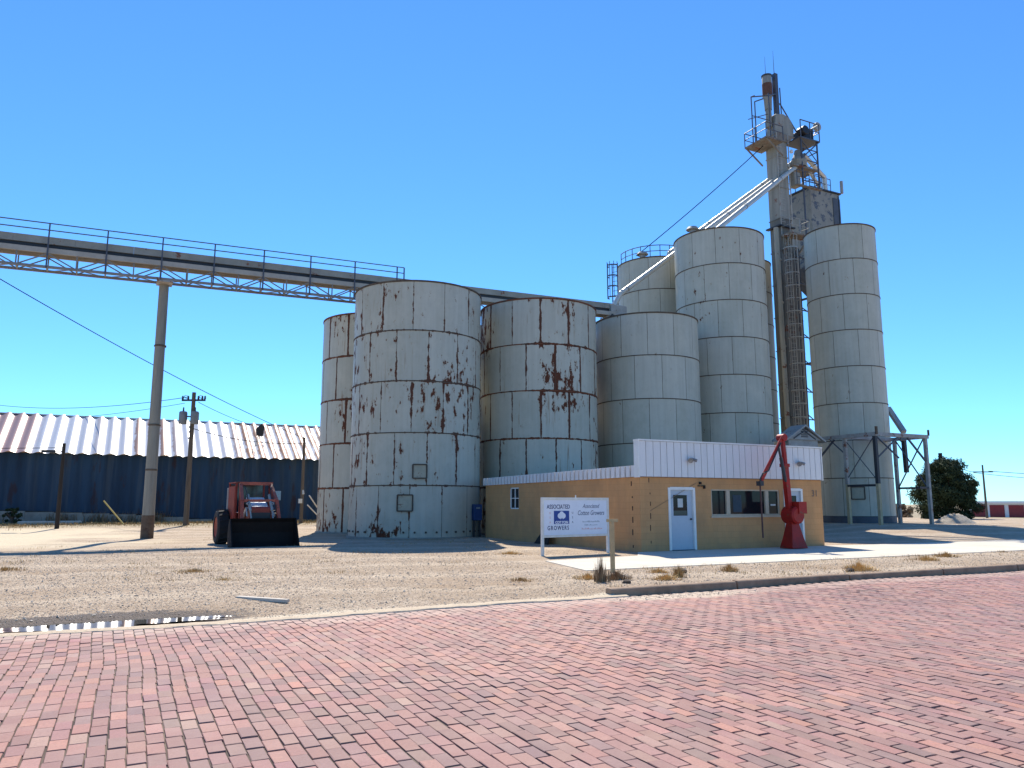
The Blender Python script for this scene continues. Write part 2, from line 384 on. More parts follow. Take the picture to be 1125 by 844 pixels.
    # damp mud round the puddle
    pv = s.n('ShaderNodeVectorMath', operation='DISTANCE'); s.l(s.mapping(c, (.42, 1.25, 0)), pv.inputs[0]); pv.inputs[1].default_value = (.42*-.35, 1.25*12.85, 0)
    wetd = s.math('ADD', pv.outputs['Value'], s.math('MULTIPLY', s.math('SUBTRACT', n3, .5), .9))
    wet = s.ramp(wetd, (.85, 1), (1.35, 0))
    col = s.mix(s.math('MULTIPLY', wet, .9), col, (.075,.05,.034))
    hb = s.math('ADD', s.math('MULTIPLY', vo.outputs['Distance'], -.7), s.math('ADD', s.math('MULTIPLY', n3, 2.), s.math('MULTIPLY', fine, .8)))
    M['ground'] = s.out(col, s.mix(wet, .95, .6), s.bump(hb, .85, .026), 0, .2)
    # stones
    s = NT('loose_stone'); at = s.n('ShaderNodeAttribute', attribute_name='stone'); c = s.coord()
    M['stone'] = s.out(s.mix(.4, at.outputs['Color'], s.mix(s.noise(c, 50, 3), (.25,.2,.16), (.55,.47,.37))), .9)
    s = NT('pale_gravel_heap'); c = s.coord(); f = s.noise(c, 9, 6, .8)
    M['heap'] = s.out(s.ramp(f, (.3, (.26,.21,.155)), (.7, (.54,.47,.37))), .95, s.bump(f, .8, .06))
    # foliage / grass
    for nm, ca, cb in (('juniper_leaf', (.022,.036,.016), (.055,.075,.032)), ('dry_straw', (.54,.36,.15), (.32,.2,.085)), ('grey_brush', (.17,.105,.06), (.36,.25,.14)), ('green_weed', (.07,.10,.03), (.12,.14,.06)), ('golden_straw', (.68,.47,.20), (.46,.29,.12))):
        s = NT(nm); at = s.n('ShaderNodeAttribute', attribute_name='leaf')
        M[nm] = s.out(s.mix(at.outputs['Fac'], ca, cb), .8, None, 0, .2)
    s = NT('puddle_water'); c = s.coord(); s.b.inputs['Base Color'].default_value = (.03,.026,.02,1)
    M['water'] = s.out(None, .02, s.bump(s.noise(c, 3, 2), .015, .02), 0, .6)
mats()
M['hatch'] = worn('silo_hatch_paint', (.43,.39,.28), amt=.3, scale=3, rough=.5, rust=.2)
M['darkcasing'] = worn('dark_leg_casing', (.20,.19,.165), (.075,.07,.06), amt=.55, scale=1.3, rough=.8, rust=.2, streak=True, bump=.3)  # darker tone of the leg casing, for its lower length and the return
M['cagegrey'] = worn('pale_cage_steel', (.44,.42,.37), (.26,.23,.19), amt=.4, scale=3, rough=.6, rust=.2)
M['steel2'] = worn('stained_platform_steel', (.26,.225,.18), (.11,.085,.065), amt=.5, scale=2, rough=.75, rust=.35)
M['galvl2'] = worn('tan_down_pipe', (.40,.36,.28), (.22,.19,.14), amt=.45, scale=2, rough=.6, rust=.2, streak=True)
M['rustjacket'] = worn('orange_rust_jacket', (.15,.07,.045), (.09,.04,.028), amt=.5, scale=4, rough=.9)
M['greenstrip'] = plain('olive_sticker', (.10,.11,.08), .7)
M['winframe'] = worn('cream_window_frame', (.56,.46,.33), (.36,.28,.19), amt=.35, scale=4, rough=.6)
M['trussgrey'] = worn('weathered_truss_steel', (.26,.25,.23), (.14,.13,.12), amt=.4, scale=2, rough=.7, rust=.15)
M['joint_grey'] = plain('shaded_panel_joint', (.22,.215,.23), .7)  # dark grey puts shade into the gaps between panels and ribs
M['bluegrey'] = plain('blue_grey_reflection', (.04,.065,.085), .8)  # colour of the reflection painted on the long window
M['lampmetal'] = worn('lamp_metal', (.35,.34,.33), (.1,.1,.1), amt=.5, scale=8, rough=.4, metal=.4)
M['tancable'] = plain('tan_painted_cable', (.34,.21,.11), .8)
M['numgrey'] = plain('grey_brown_numerals', (.22,.15,.1), .7)
M['probedark'] = worn('dark_rusty_probe', (.10,.04,.035), amt=.5, scale=5, rough=.6)
M['glass2'] = plain('grey_green_cab_glass', (.05,.09,.09), .15)
M['loaderarm'] = worn('faded_red_arm_paint', (.50,.10,.05), (.25,.05,.028), amt=.5, scale=3, rough=.45, rust=.25)
M['mirror'] = plain('pale_mirror_panel', (.22,.26,.28), .3, .5)
M['transf'] = worn('grey_transformer_paint', (.24,.25,.25), (.12,.12,.12), amt=.4, scale=3, rough=.6)
M['dumpgrey'] = M['galv']

# ------------------------------------------------------------------ terrain
def S(a, b, x):
    t = np.clip((x-a)/(b-a), 0, 1); return t*t*(3-2*t)
def gz(X, Y):
    X = np.asarray(X, float); Y = np.asarray(Y, float)
    d = np.hypot(X, Y)
    z = .38*S(27, 38, X)*S(20, 28.5, Y)*(1-S(70, 115, d))
    z = z + .30*S(42, 56, Y)*(1-S(16, 26, X))*(1-S(70, 115, d))
    z = z - .75*S(75, 130, d) - 2.0*S(140, 600, d)
    z = z + (-.10)*(1-S(12.1, 14.5, Y))*(1-S(8.0, 8.6, X)) 
    z = z + .015*(1-S(8, 10.5, X)*(1-S(24,27,Y)))*S(13, 14, Y)*(np.sin(X*.9+Y*.4)+np.sin(X*.37-Y*.71+1)+np.sin(Y*1.3+X*.2))*(1-S(20, 26, X))*.8
    under = (Y < np.where(X > 8.3, 12.305, 12.18)) & (Y > -12.5)
    z = np.where(under, -.19, z)
    z = np.where(Y <= -12.5, -.05, z)
    z = z - .06*np.exp(-(((X+.05)/1.9)**4+((Y-12.82)/.46)**4))*(~under)
    sw = (X > 9.0) & (X < 90) & (Y > 15.7) & (Y < 21.3) & (Y > 15.7)
    return z
def gzf(x, y): return float(gz(x, y))

def grid_mesh(name, xs, ys, zf, mat, **kw):
    XX, YY = np.meshgrid(xs, ys); ZZ = zf(XX, YY)
    v = np.stack([XX.ravel(), YY.ravel(), ZZ.ravel()], 1)
    nx, ny = len(xs), len(ys)
    i = (np.arange(ny-1)[:, None]*nx+np.arange(nx-1)[None]).ravel()
    f = np.stack([i, i+1, i+nx+1, i+nx], 1)
    me = bpy.data.meshes.new(name); me.from_pydata(v.tolist(), [], f.tolist()); me.materials.append(mat)
    for p in me.polygons: p.use_smooth = True
    o = bpy.data.objects.new(name, me); COL.objects.link(o); return tag(o, **kw)
xs = np.unique(np.concatenate([-np.geomspace(14, 2500, 26)[::-1], np.arange(-14, 8, .2), [8.0, 8.15, 8.3, 8.45, 8.6], np.arange(9, 60, .5), np.geomspace(60, 2500, 34)]))
ys = np.unique(np.concatenate([-np.geomspace(12.6, 800, 10)[::-1], [-12.45, -6, 0, 6, 11, 12.1, 12.179, 12.185], [12.302, 12.31], np.arange(12.4, 14.6, .1), np.arange(14.6, 62, .4), np.geomspace(62, 2500, 40)]))
grid_mesh('ground', xs, ys, gz, M['ground'], kind='structure')

# brick road: courses run across the road, every brick its own bevelled block
def brick_road():
    BW, BL = .124, .262
    v = []; cols = []
    x = -14.0; k = 0
    base = np.array([(.42,.19,.145),(.45,.215,.165),(.35,.165,.135),(.29,.155,.13),(.48,.21,.145),(.37,.195,.155),(.25,.145,.125),(.43,.25,.185)])*np.array([.94,1.02,1.05])
    cen = []; 
    while x < 62:
        y = -3.0 + (BL/2 if k % 2 else 0) + rng.normal(0, .02)
        d = 0
        while y < 12.16:
            cen.append((x, y)); y += BL
        x += BW; k += 1
    cen = np.array(cen); n = len(cen)
    dep = cen[:,0]*.452+cen[:,1]*.892
    lat = cen[:,0]*.892-cen[:,1]*.452
    keep = (dep > 1.5) & (np.abs(lat) < dep*.8+2.5)
    cen = cen[keep]; n = len(cen)
    cx = cen[:,0] + .03*np.sin(cen[:,1]*.8+cen[:,0]*.25)+.008*np.sin(cen[:,1]*2.1+cen[:,0]*1.1)+rng.normal(0,.0018,n)
    cy = cen[:,1] + .02*np.sin(cen[:,0]*1.3)+rng.normal(0,.004,n)
    hw = BW/2-.0036-np.abs(rng.normal(0,.0018,n)); hl = BL/2-.0042-np.abs(rng.normal(0,.003,n))
    rot = rng.normal(0,.010,n); tx = rng.normal(0,.006,n); ty = rng.normal(0,.006,n)
    zb = -.10+rng.normal(0,.002,n)+.012*np.sin(cx*.7+cy*.3)+.009*np.sin(cy*1.1-cx*.4)
    b = .0035
    lay = [(-1,-1),(1,-1),(1,1),(-1,1)]
    V = np.zeros((n,12,3))
    for li, (ins, dz) in enumerate(((b,0),(0,-b),(0,-.035))):
        for ci, (sx, sy) in enumerate(lay):
            jx = rng.normal(0,.0018,n); jy = rng.normal(0,.0018,n)
            lx = sx*(hw-ins)+jx; ly = sy*(hl-ins)+jy
            V[:,li*4+ci,0] = cx+lx*np.cos(rot)-ly*np.sin(rot)
            V[:,li*4+ci,1] = cy+lx*np.sin(rot)+ly*np.cos(rot)
            V[:,li*4+ci,2] = zb+dz+tx*lx+ty*ly
    fl = [(0,1,2,3)]
    for a in (0,4):
        for i in range(4):
            j = (i+1)%4; fl.append((a+4+i, a+4+j, a+j, a+i))
    F = (np.array(fl)[None]+(np.arange(n)*12)[:,None,None]).reshape(-1,4)
    me = bpy.data.meshes.new('brick_road')
    me.vertices.add(n*12); me.vertices.foreach_set('co', V.reshape(-1))
    nf = len(F); me.loops.add(nf*4); me.polygons.add(nf)
    me.loops.foreach_set('vertex_index', F.reshape(-1)); me.polygons.foreach_set('loop_start', np.arange(nf)*4)
    me.update(calc_edges=True)
    lo = np.sin(cx*.55+cy*.4+1.3)+np.sin(cx*.21-cy*.5)+.8*np.sin(cx*1.1+cy*.17+2)+rng.normal(0,1.5,n)
    warm = lo > .0
    iw = np.array([0,1,4,5,7,2])[rng.choice(6, n, p=[.28,.24,.2,.13,.07,.08])]; ic = np.array([2,3,0,6,5])[rng.choice(5, n, p=[.36,.26,.18,.06,.14])]
    c = base[np.where(warm, iw, ic)]*rng.uniform(.9,1.1,(n,1))
    c = np.clip(c+rng.normal(0,.005,(n,3)),.02,1)
    at = me.color_attributes.new('brick','FLOAT_COLOR','POINT')
    at.data.foreach_set('color', np.repeat(np.concatenate([c,np.ones((n,1))],1)[:,None],12,1).reshape(-1).astype(np.float32))
    me.materials.append(M['brick']); me.validate(); me.shade_flat()
    o = bpy.data.objects.new('brick_road', me); COL.objects.link(o); tag(o, kind='structure')
    # sand bed between the bricks, and the road further along
    mb = MB()
    xs2 = np.arange(-60, 63, 1.5); ys2 = np.arange(-12.4, 12.5, 1.0)
    def bz(X, Y): return -.1+.012*np.sin(X*.7+Y*.3)+.009*np.sin(Y*1.1-X*.4)-.011
    o2 = grid_mesh('road_bed', np.arange(-60,63,.5), np.linspace(-12.4,12.185,60), bz, M['joint'], kind='structure')
    far = MB(); far.quad((62.2,-12.4,-.1),(900,-12.4,-.1),(900,12.18,-.1),(62.2,12.18,-.1))
    for q in range(1): pass
    far.build('road', M['farbrick'], kind='structure')
s = NT('distant_brick'); c = s.coord(); s2 = s.noise(c, .8, 6, .7)
M['farbrick'] = s.out(s.ramp(s2, (.3,(.33,.19,.165)), (.7,(.45,.27,.22))), .8)
brick_road()

# pavement and kerb
def slab():
    mb = MB()
    pts = [(10.15,16.05),(10.75,19.2),(14.9,19.9),(15.5,21.13)]
    poly = [(10.1,16.0,.035),(90,16.3,.035),(90,20.35,.035),(26,20.9,.035),(24.3,21.13,.035),(15.35,21.13,.035),(14.3,19.7,.035),(10.75,19.15,.035)]
    mb.prism([(x,y,-.12) for x,y,z in poly], (0,0,.136))
    mb.build('pavement', M['walk'], kind='structure')
slab()
def kerb():
    x = 8.25; i = 0; mb = MB()
    prof = [(12.2,-.2),(12.22,.02),(12.25,.045),(12.36,.05),(12.40,.03),(12.42,-.2)]
    while x < 150:
        L = 3.1+rng.uniform(-.25,.25); x1 = x+L-.035; dz = rng.normal(0,.006); dy = rng.normal(0,.008)
        mb.prism([(x, y+dy, z+dz) for y,z in prof], (x1-x,0,0)); x += L
    mb.build('kerb', M['kerb'], bevel=.008, kind='structure')
kerb()
# puddle
def puddle():
    pts = []
    for i in range(72):
        t = 2*math.pi*i/72; q = 1+.22*math.sin(3*t+1)+.14*math.sin(7*t)+.10*math.sin(13*t+2)+.06*math.sin(23*t)
        pts.append((-.05+1.75*q*math.cos(t), 12.84+.46*q*math.sin(t)*(1 if math.cos(t) > -.3 else .7), -.106))
    n = len(pts); mb = MB(); mb.v = pts; mb.f = [tuple(range(n))]
    mb.build('puddle', M['water'], kind='structure')
puddle()

# strip of drifted sand along the open edge of the road
def sand_strip():
    xs_ = np.arange(-14, 8.6, .07); prof = np.array([0,.12,.35,.6,.85,1.]); hh = np.array([-.06,.006,.02,.02,.004,-.06])
    v = []; f = []; q = len(prof)
    for x in xs_:
        y0 = 11.98+.10*mnoise.noise(Vector((x*.9,0,1)))+.08*mnoise.noise(Vector((x*4,0,5)))
        y1 = 12.40+.16*mnoise.noise(Vector((x*.6,3,1)))+.08*mnoise.noise(Vector((x*3.3,9,5)))
        if -3.2 < x < 2.2: y1 = min(y1, 12.38)
        for k in range(q): v.append((x, y0+(y1-y0)*prof[k], -.094+hh[k]+.012*math.sin(x*.7+12*.3)+.006*mnoise.noise(Vector((x*5,k,2)))))
    for i in range(len(xs_)-1):
        for k in range(q-1): f.append((i*q+k,(i+1)*q+k,(i+1)*q+k+1,i*q+k+1))
    m = MB(); m.v = v; m.f = f; m.build('sand_strip', M['sand'], smooth=True, kind='structure')
s = NT('drifted_sand'); c = s.coord(); f = s.noise(c, 28, 5, .8); f2 = s.noise(c, 2.2, 5, .7)
M['sand'] = s.out(s.mix(s.ramp(f, (.35, 0), (.7, .8)), s.mix(f2, (.70,.59,.42), (.60,.48,.34)), (.38,.28,.19)), .95, s.bump(f, .6, .02), 0, .2)
sand_strip()

# loose gravel
def stones():
    N = 80000
    D = rng.uniform(9.5, 27, N); lat = (rng.uniform(-1, 1, N))*D*.75
    X = D*.452+lat*.892; Y = D*.892-lat*.452
    ok = (Y > 12.25) & (Y < 30) & ~((X > 8.2) & (Y < 12.45)) & ~((X > 10) & (Y > 15.9) & (Y < 21.2)) & ~((X > 15.4) & (Y > 21))
    spill = (((X-9.6)/1.9)**2+((Y-11.75)/.42)**2 < rng.uniform(0,1.1,N))
    ok = ok | (spill & (rng.uniform(0,1,N) < .8))
    ok &= ~((np.abs(X+.25) < 1.7) & (np.abs(Y-12.8) < .42))
    X, Y = X[ok], Y[ok]; n = len(X)
    sz = .006+rng.exponential(.0028, n); sz = np.minimum(sz, .03)
    Z = np.where((Y < 12.3) & (X > 7.5), -.097, gz(X, Y))
    octv = np.array([(1,0,0),(0,1,0),(-1,0,0),(0,-1,0),(0,0,.75),(0,0,-.5)])
    V = octv[None]*sz[:,None,None]*rng.uniform(.6,1.4,(n,6,1))
    a = rng.uniform(0, 6.28, n); c, s_ = np.cos(a)[:,None], np.sin(a)[:,None]
    V = np.stack([V[...,0]*c-V[...,1]*s_*1.3, V[...,0]*s_+V[...,1]*c*1.3, V[...,2]], 2)
    V += np.stack([X,Y,Z+sz*.25],1)[:,None]
    fl = np.array([(0,1,4),(1,2,4),(2,3,4),(3,0,4),(1,0,5),(2,1,5),(3,2,5),(0,3,5)])
    F = (fl[None]+(np.arange(n)*6)[:,None,None]).reshape(-1,3)
    me = bpy.data.meshes.new('gravel'); me.from_pydata(V.reshape(-1,3).tolist(), [], F.tolist())
    pal = np.array([(.56,.43,.30),(.66,.55,.41),(.40,.29,.20),(.34,.25,.17),(.54,.37,.25),(.74,.65,.52)])
    cc = pal[rng.integers(0,6,n)]*rng.uniform(.8,1.1,(n,1))
    at = me.color_attributes.new('stone','FLOAT_COLOR','POINT')
    at.data.foreach_set('color', np.repeat(np.concatenate([cc,np.ones((n,1))],1)[:,None],6,1).reshape(-1).astype(np.float32))
    me.materials.append(M['stone']); me.shade_flat()
    o = bpy.data.objects.new('gravel', me); COL.objects.link(o); tag(o, kind='stuff')
stones()

# ------------------------------------------------------------------ grasses, brush, tree
def blades(name, bases, hmin, hmax, w, mat, lean=.5, splay=False, **kw):
    n = len(bases); b = np.array(bases)
    h = rng.uniform(hmin, hmax, n); a = rng.uniform(0, 6.283, n); l = np.abs(rng.normal(0, lean, n))
    if splay:
        a = np.arctan2(b[:,1], b[:,0])+rng.normal(0,.5,n); rr = np.hypot(b[:,0],b[:,1]); rr = rr/(rr.max()+1e-6); l = lean*(.15+rr)*rng.uniform(.5,1.4,n); h = h*(1.05-.55*rr)*rng.uniform(.6,1.1,n)
    dirv = np.stack([np.cos(a), np.sin(a), np.zeros(n)], 1); perp = np.stack([-np.sin(a), np.cos(a), np.zeros(n)], 1)*w/2
    up = np.array([0,0,1.])
    mid = b+dirv*(l*h*.3)[:,None]+up*(h*.6)[:,None]; tip = b+dirv*(l*h)[:,None]+up*(h/np.sqrt(1+l*l*.5))[:,None]
    V = np.stack([b-perp, b+perp, mid+perp*.7, mid-perp*.7, tip], 1)
    F = []; 
    for i in range(n): F += [(i*5,i*5+1,i*5+2,i*5+3),(i*5+3,i*5+2,i*5+4)]
    me = bpy.data.meshes.new(name); me.from_pydata(V.reshape(-1,3).tolist(), [], F)
    at = me.attributes.new('leaf','FLOAT','POINT'); at.data.foreach_set('value', np.repeat(rng.uniform(0,1,n),5).astype(np.float32))
    me.materials.append(mat); o = bpy.data.objects.new(name, me); COL.objects.link(o); return tag(o, **kw)
def clump(name, x, y, r, h, n, mat, label, cat, lean=.6, group=None, w=.012):
    z = gzf(x, y)
    a = rng.uniform(0,6.283,n); q = r*rng.uniform(0,1,n)*(1+.25*np.sin(3*a+x)+.15*np.sin(5*a+y))
    bs = np.stack([q*np.cos(a), q*np.sin(a), np.zeros(n)],1)
    o = blades(name, bs, h*.35, h, w, mat, lean, True, label=label, cat=cat, group=group); o.location = (x,y,z); return o
G = 'dry grass clumps between kerb and pavement'
clump('dry_grass_clump', 8.95, 13.6, .17, .62, 260, M['grey_brush'], 'tall dark spiky dead grass clump left of the tan post, the highest of the verge', 'grass clump', .22)
clump('dry_grass_clump', 9.55, 13.9, .28, .26, 500, M['grey_brush'], 'low grey-green weed clump at the foot of the tan post', 'grass clump', .9)
clump('dry_grass_clump', 9.0, 14.2, .34, .16, 420, M['golden_straw'], 'flat golden straw tuft just left of the tall dark clump', 'grass clump', 1.3)
clump('dry_grass_clump', 10.5, 13.45, .28, .17, 420, M['golden_straw'], 'flat golden straw tuft on the kerb edge just right of the tan post', 'grass clump', 1.3)
clump('dry_grass_clump', 11.05, 13.75, .15, .34, 300, M['dry_straw'], 'upright brown grass tuft behind the first kerb joint', 'grass clump', .4)
clump('dry_grass_clump', 11.4, 14.9, .26, .15, 300, M['golden_straw'], 'pale straw tuft midway between kerb and blue-grey door', 'grass clump', 1.2)
clump('dry_grass_clump', 13.1, 14.4, .22, .24, 320, M['dry_straw'], 'brown grass tuft in the verge below the long window', 'grass clump', .8)
clump('dry_grass_clump', 16.1, 13.2, .38, .26, 620, M['golden_straw'], 'large golden dome of straw on the kerb right of the building', 'grass clump', 1.0)
clump('dry_grass_clump', 20.6, 14.6, .4, .18, 420, M['golden_straw'], 'wide golden straw mat on the far verge at the right', 'grass clump', 1.2)
clump('dry_grass_clump', 22.5, 15.3, .4, .2, 420, M['dry_straw'], 'brown straw mat beside the pavement at the far right', 'grass clump', 1.1)
clump('dry_grass_clump', 11.3, 22.4, .42, .13, 420, M['golden_straw'], 'flat golden straw tuft on gravel left of the sign', 'grass clump', 1.4)
clump('dry_grass_clump', 2.1, 17.6, .7, .045, 420, M['golden_straw'], 'thin flat straw mat out on the open gravel yard', 'grass clump', 1.6)
clump('green_weed', 9.5, 6.05, .12, .09, 160, M['green_weed'], 'small green weed growing between the road bricks', 'weed', 1.2)
clump('dry_grass_clump', 1.7, 19.9, .55, .10, 420, M['dry_straw'], 'brown straw mat on the gravel in line between puddle and loader', 'grass clump', 1.4)
clump('dry_grass_clump', -2.3, 22.5, .6, .12, 420, M['dry_straw'], 'brown straw mat on the gravel at the far left beyond the puddle', 'grass clump', 1.4)
clump('dry_grass_clump', 7.6, 14.6, .35, .09, 300, M['dry_straw'], 'thin brown straw wisp on gravel left of the kerb end', 'grass clump', 1.3)
# stuff: scattered thin dry grass
def scatter_grass():
    bs = []
    for _ in range(900):
        x = rng.uniform(-8, 14); y = rng.uniform(14, 40)
        if (x > 9.5 and y < 22) or y > 34 and x > 9: continue
        if mnoise.noise(Vector((x*.35, y*.35, 3))) < .18: continue
        for k in range(14): bs.append((x+rng.normal(0,.16), y+rng.normal(0,.16), gzf(x,y)))
    for _ in range(700):
        x = rng.uniform(8.6, 40); y = rng.uniform(12.5, 15.9)
        if mnoise.noise(Vector((x*.8, y*.8, 9))) < .05: continue
        for k in range(8): bs.append((x+rng.normal(0,.09), y+rng.normal(0,.09), .01))
    blades('dry_grass', bs, .02, .09, .01, M['dry_straw'], 1.0, kind='stuff')
    bs = []
    for _ in range(2600):
        x = rng.uniform(-26, 16); y = 56.2+rng.normal(0, 1.6)-.12*abs(rng.normal(0,8))
        if y > 58.9: y = 58.8
        for k in range(6): bs.append((x+rng.normal(0,.25), y+rng.normal(0,.12), gzf(x,y)))
    blades('dry_brush', bs, .05, .2, .03, M['dry_straw'], .6, kind='stuff')
    bs = []
    for cx_, w_ in ((-3.2,1.0),(-1.0,1.0),(.6,1.2),(2.4,.8),(-7.2,.9)):
        for _ in range(500):
            x = cx_+rng.normal(0,w_*.5); bs.append((x, 58.6+rng.normal(0,.25), gzf(x,58)))
    blades('dead_brush', bs, .2, .9, .04, M['grey_brush'], .5, kind='stuff')
scatter_grass()

def leafy(name, loc, rx, ry, h, nleaf, size, mat, label, cat, lobes=40, seed=1, trunk=True, bottom=.15, shape=1.0):
    r = np.random.default_rng(seed)
    root = thing(name, loc, label, cat)
    L = []
    for _ in range(lobes):
        z = r.uniform(bottom, 1)**.9; rad = math.sqrt(max(.03, 1-((z-.38)/.66)**2))*shape
        a = r.uniform(0, 6.283); q = rad*r.uniform(.45, 1.0)
        L.append((q*math.cos(a)*rx*.86, q*math.sin(a)*ry*.86, z*h*.93, r.uniform(.13,.27)*min(rx,ry,h)))
    L = np.array(L); idx = r.integers(0, lobes, nleaf)
    d = r.normal(0,1,(nleaf,3)); d /= np.linalg.norm(d,axis=1)[:,None]
    p = L[idx,:3]+d*(L[idx,3]*r.uniform(.55,1.12,nleaf))[:,None]*np.array([1,1,.8]); p[:,2] = np.maximum(p[:,2], .05)
    u = r.normal(0,1,(nleaf,3)); u /= np.linalg.norm(u,axis=1)[:,None]; w = np.cross(u, d+.01); w /= np.linalg.norm(w,axis=1)[:,None]+1e-6
    sz = size*r.uniform(.5,1.3,nleaf)[:,None]
    V = np.stack([p-u*sz*.5-w*sz*.22, p+u*sz*.5-w*sz*.1, p+u*sz*.62+w*sz*.1, p-u*sz*.4+w*sz*.25],1)
    me = bpy.data.meshes.new('crown'); me.from_pydata(V.reshape(-1,3).tolist(), [], (np.arange(nleaf*4).reshape(-1,4)).tolist())
    at = me.attributes.new('leaf','FLOAT','POINT'); at.data.foreach_set('value', np.repeat(r.uniform(0,1,nleaf)*.7+.3*(idx%3==0),4).astype(np.float32))
    me.materials.append(mat); o = bpy.data.objects.new('crown', me); COL.objects.link(o); o.parent = root
    if trunk:
        m = MB(); m.tube((0,0,-.1),(.05,0,h*.45),.2,.09,n=8)
        for k in range(7):
            a = k*.9+.3; m.tube((.03,0,h*(.15+.05*k)),(rx*.6*math.cos(a),ry*.6*math.sin(a),h*(.35+.07*k)),.08,.025,n=6)
        m.build('trunk', M['bark'], root, local=True)
    return root
leafy('juniper_tree', (59.0,39.6,gzf(59,39.6)), 2.75, 2.6, 4.75, 46000, .16, M['juniper_leaf'], 'rounded dark green juniper tree standing right of the steel frame', 'tree', 120, 3, bottom=.03)
leafy('shrub', (-5.75,56.9,gzf(-5.75,56.9)), .6, .5, 1.15, 1500, .13, M['juniper_leaf'], 'small dark shrub by the left end of the blue shed wall', 'shrub', 14, 5)
leafy('brush', (88,66,gzf(88,66)), 3.0, 3.0, 1.9, 5000, .25, M['grey_brush'], 'pale grey scrub far off between the right silo and the juniper', 'shrub', 30, 6, shape=.9)

# ------------------------------------------------------------------ silos
def silo(cx_, cy_, r, H, n, rust, label, z0=0, rot=0, base=0., flat=False, rusty=False):
    root = thing('grain_silo', (cx_, cy_, z0), label, 'silo', 'pale steel grain silos', rot)
    N = 72; ph = H-base; rh = ph/n
    me = bpy.data.meshes.new('shell'); v = []; f = []; 
    zs = [base+ph*i/n for i in range(n+1)]
    for z in zs:
        for i in range(N):
            t = 2*math.pi*i/N; rr = r*(1+.0012*math.sin(5*t+z)); v.append((rr*math.cos(t), rr*math.sin(t), z))
    uvs = []
    for k in range(n):
        for i in range(N):
            j = (i+1) % N; f.append((k*N+i, k*N+j, (k+1)*N+j, (k+1)*N+i))
            u0, u1 = 2*math.pi*i/N*r, 2*math.pi*(i+1)/N*r
            uvs += [(u0, zs[k]-base), (u1, zs[k]-base), (u1, zs[k+1]-base), (u0, zs[k+1]-base)]
    me.from_pydata(v, [], f); uv = me.uv_layers.new(name='UVMap')
    for i, q in enumerate(uvs): uv.data[i].uv = q
    for p in me.polygons: p.use_smooth = True
    me.materials.append(M['silo']); sh = bpy.data.objects.new('shell', me); COL.objects.link(sh); sh.parent = root; OFF[sh.name] = OFF[root.name]
    sh['rust'] = float(rust); sh['seed'] = float(((cx_*7.31+cy_*3.17) % 1.0)*.9+.05); sh['ring'] = 2.4/rh
    fm = M['rustflange'] if rusty else M['flange']
    for k in range(1, n):
        MB().lathe([(r-.01,zs[k]-.026),(r+.028,zs[k]-.022),(r+.028,zs[k]+.022),(r-.01,zs[k]+.026)], n=N).build('ring_flange', fm, root, local=True, smooth=True)
    MB().lathe([(r-.03,H-.07),(r+.04,H-.06),(r+.045,H+.01),(r-.03,H+.012)], n=N).build('rim', fm, root, local=True, smooth=True)
    MB().lathe([(r-.02,H-.01),(.0,H+r*.06)], n=N).build('roof', M['roofsheet'], root, local=True, smooth=True)
    if base: MB().lathe([(r+.02,-.2),(r+.02,base-.02),(r-.05,base+.0)], n=N).build('foundation', M['binpanel'], root, local=True, smooth=True)
    else: MB().lathe([(r+.06,-.2),(r+.06,.07),(r-.02,.075)], n=N).build('foundation', M['conc'], root, local=True, smooth=True)
    return root, r
sA, rA = silo(13.06,36.3,3.18,12,5,.82,'broad rust-flecked silo with two square hatches, nearest to the red loader', rot=1.7)
sB, _ = silo(20.02,36.25,3.15,12,5,1.6,'rust-blistered silo rising behind the tan building\'s side wall', rot=1.15, rusty=True)
sC, _ = silo(13.06,43.2,3.13,12,5,2.3,'heavily rusted silo half hidden at the far left, next to the blue shed', rot=2.2, rusty=True)
sE, _ = silo(26.98,35.8,2.96,12,5,.08,'clean short silo behind the white parapet, below the end of the conveyor', rot=.8)
sF, _ = silo(33.9,37.0,2.83,18.5,8,.3,'tall clean silo behind the parapet with spout pipes landing on its roof', rot=.2)
sG, _ = silo(33.7,43.4,2.75,18.5,8,.22,'tall silo with roof handrail, mostly hidden behind the short clean silo', rot=1.7)
silo(20.02,43.2,3.1,12,5,1.6,'rusty silo in the second row, glimpsed between the two broad rusted silos', rot=.9, rusty=True)
silo(26.98,43.2,3.1,12,5,2.0,'rusty silo in the second row, glimpsed left of the clean short silo', rot=2.4, rusty=True)
sI, _ = silo(41.6,43.2,2.3,19.6,8,.15,'tall greenish silo seen only as a sliver left of the elevator leg', rot=2.9)
sH, _ = silo(42.56,34.72,2.25,19.3,8,.12,'slender tall silo at the right with dark foundation, behind the steel frame', z0=.35, rot=.5, base=.45)
def on_shell(c, r, az, z0, w, h, name, root, mat, t=.05, extra=None):
    # curved plate on the shell; az = direction of its centre
    m = MB(); k = 6; rr = r+t
    for i in range(k):
        a0 = az+(i/k-.5)*w/r; a1 = az+((i+1)/k-.5)*w/r
        for (ra, zA, zB) in ((rr, z0, z0+h),):
            m.quad((c[0]+ra*math.cos(a0),c[1]+ra*math.sin(a0),zA),(c[0]+ra*math.cos(a1),c[1]+ra*math.sin(a1),zA),(c[0]+ra*math.cos(a1),c[1]+ra*math.sin(a1),zB),(c[0]+ra*math.cos(a0),c[1]+ra*math.sin(a0),zB))
    return m.build(name, mat, root, smooth=True)
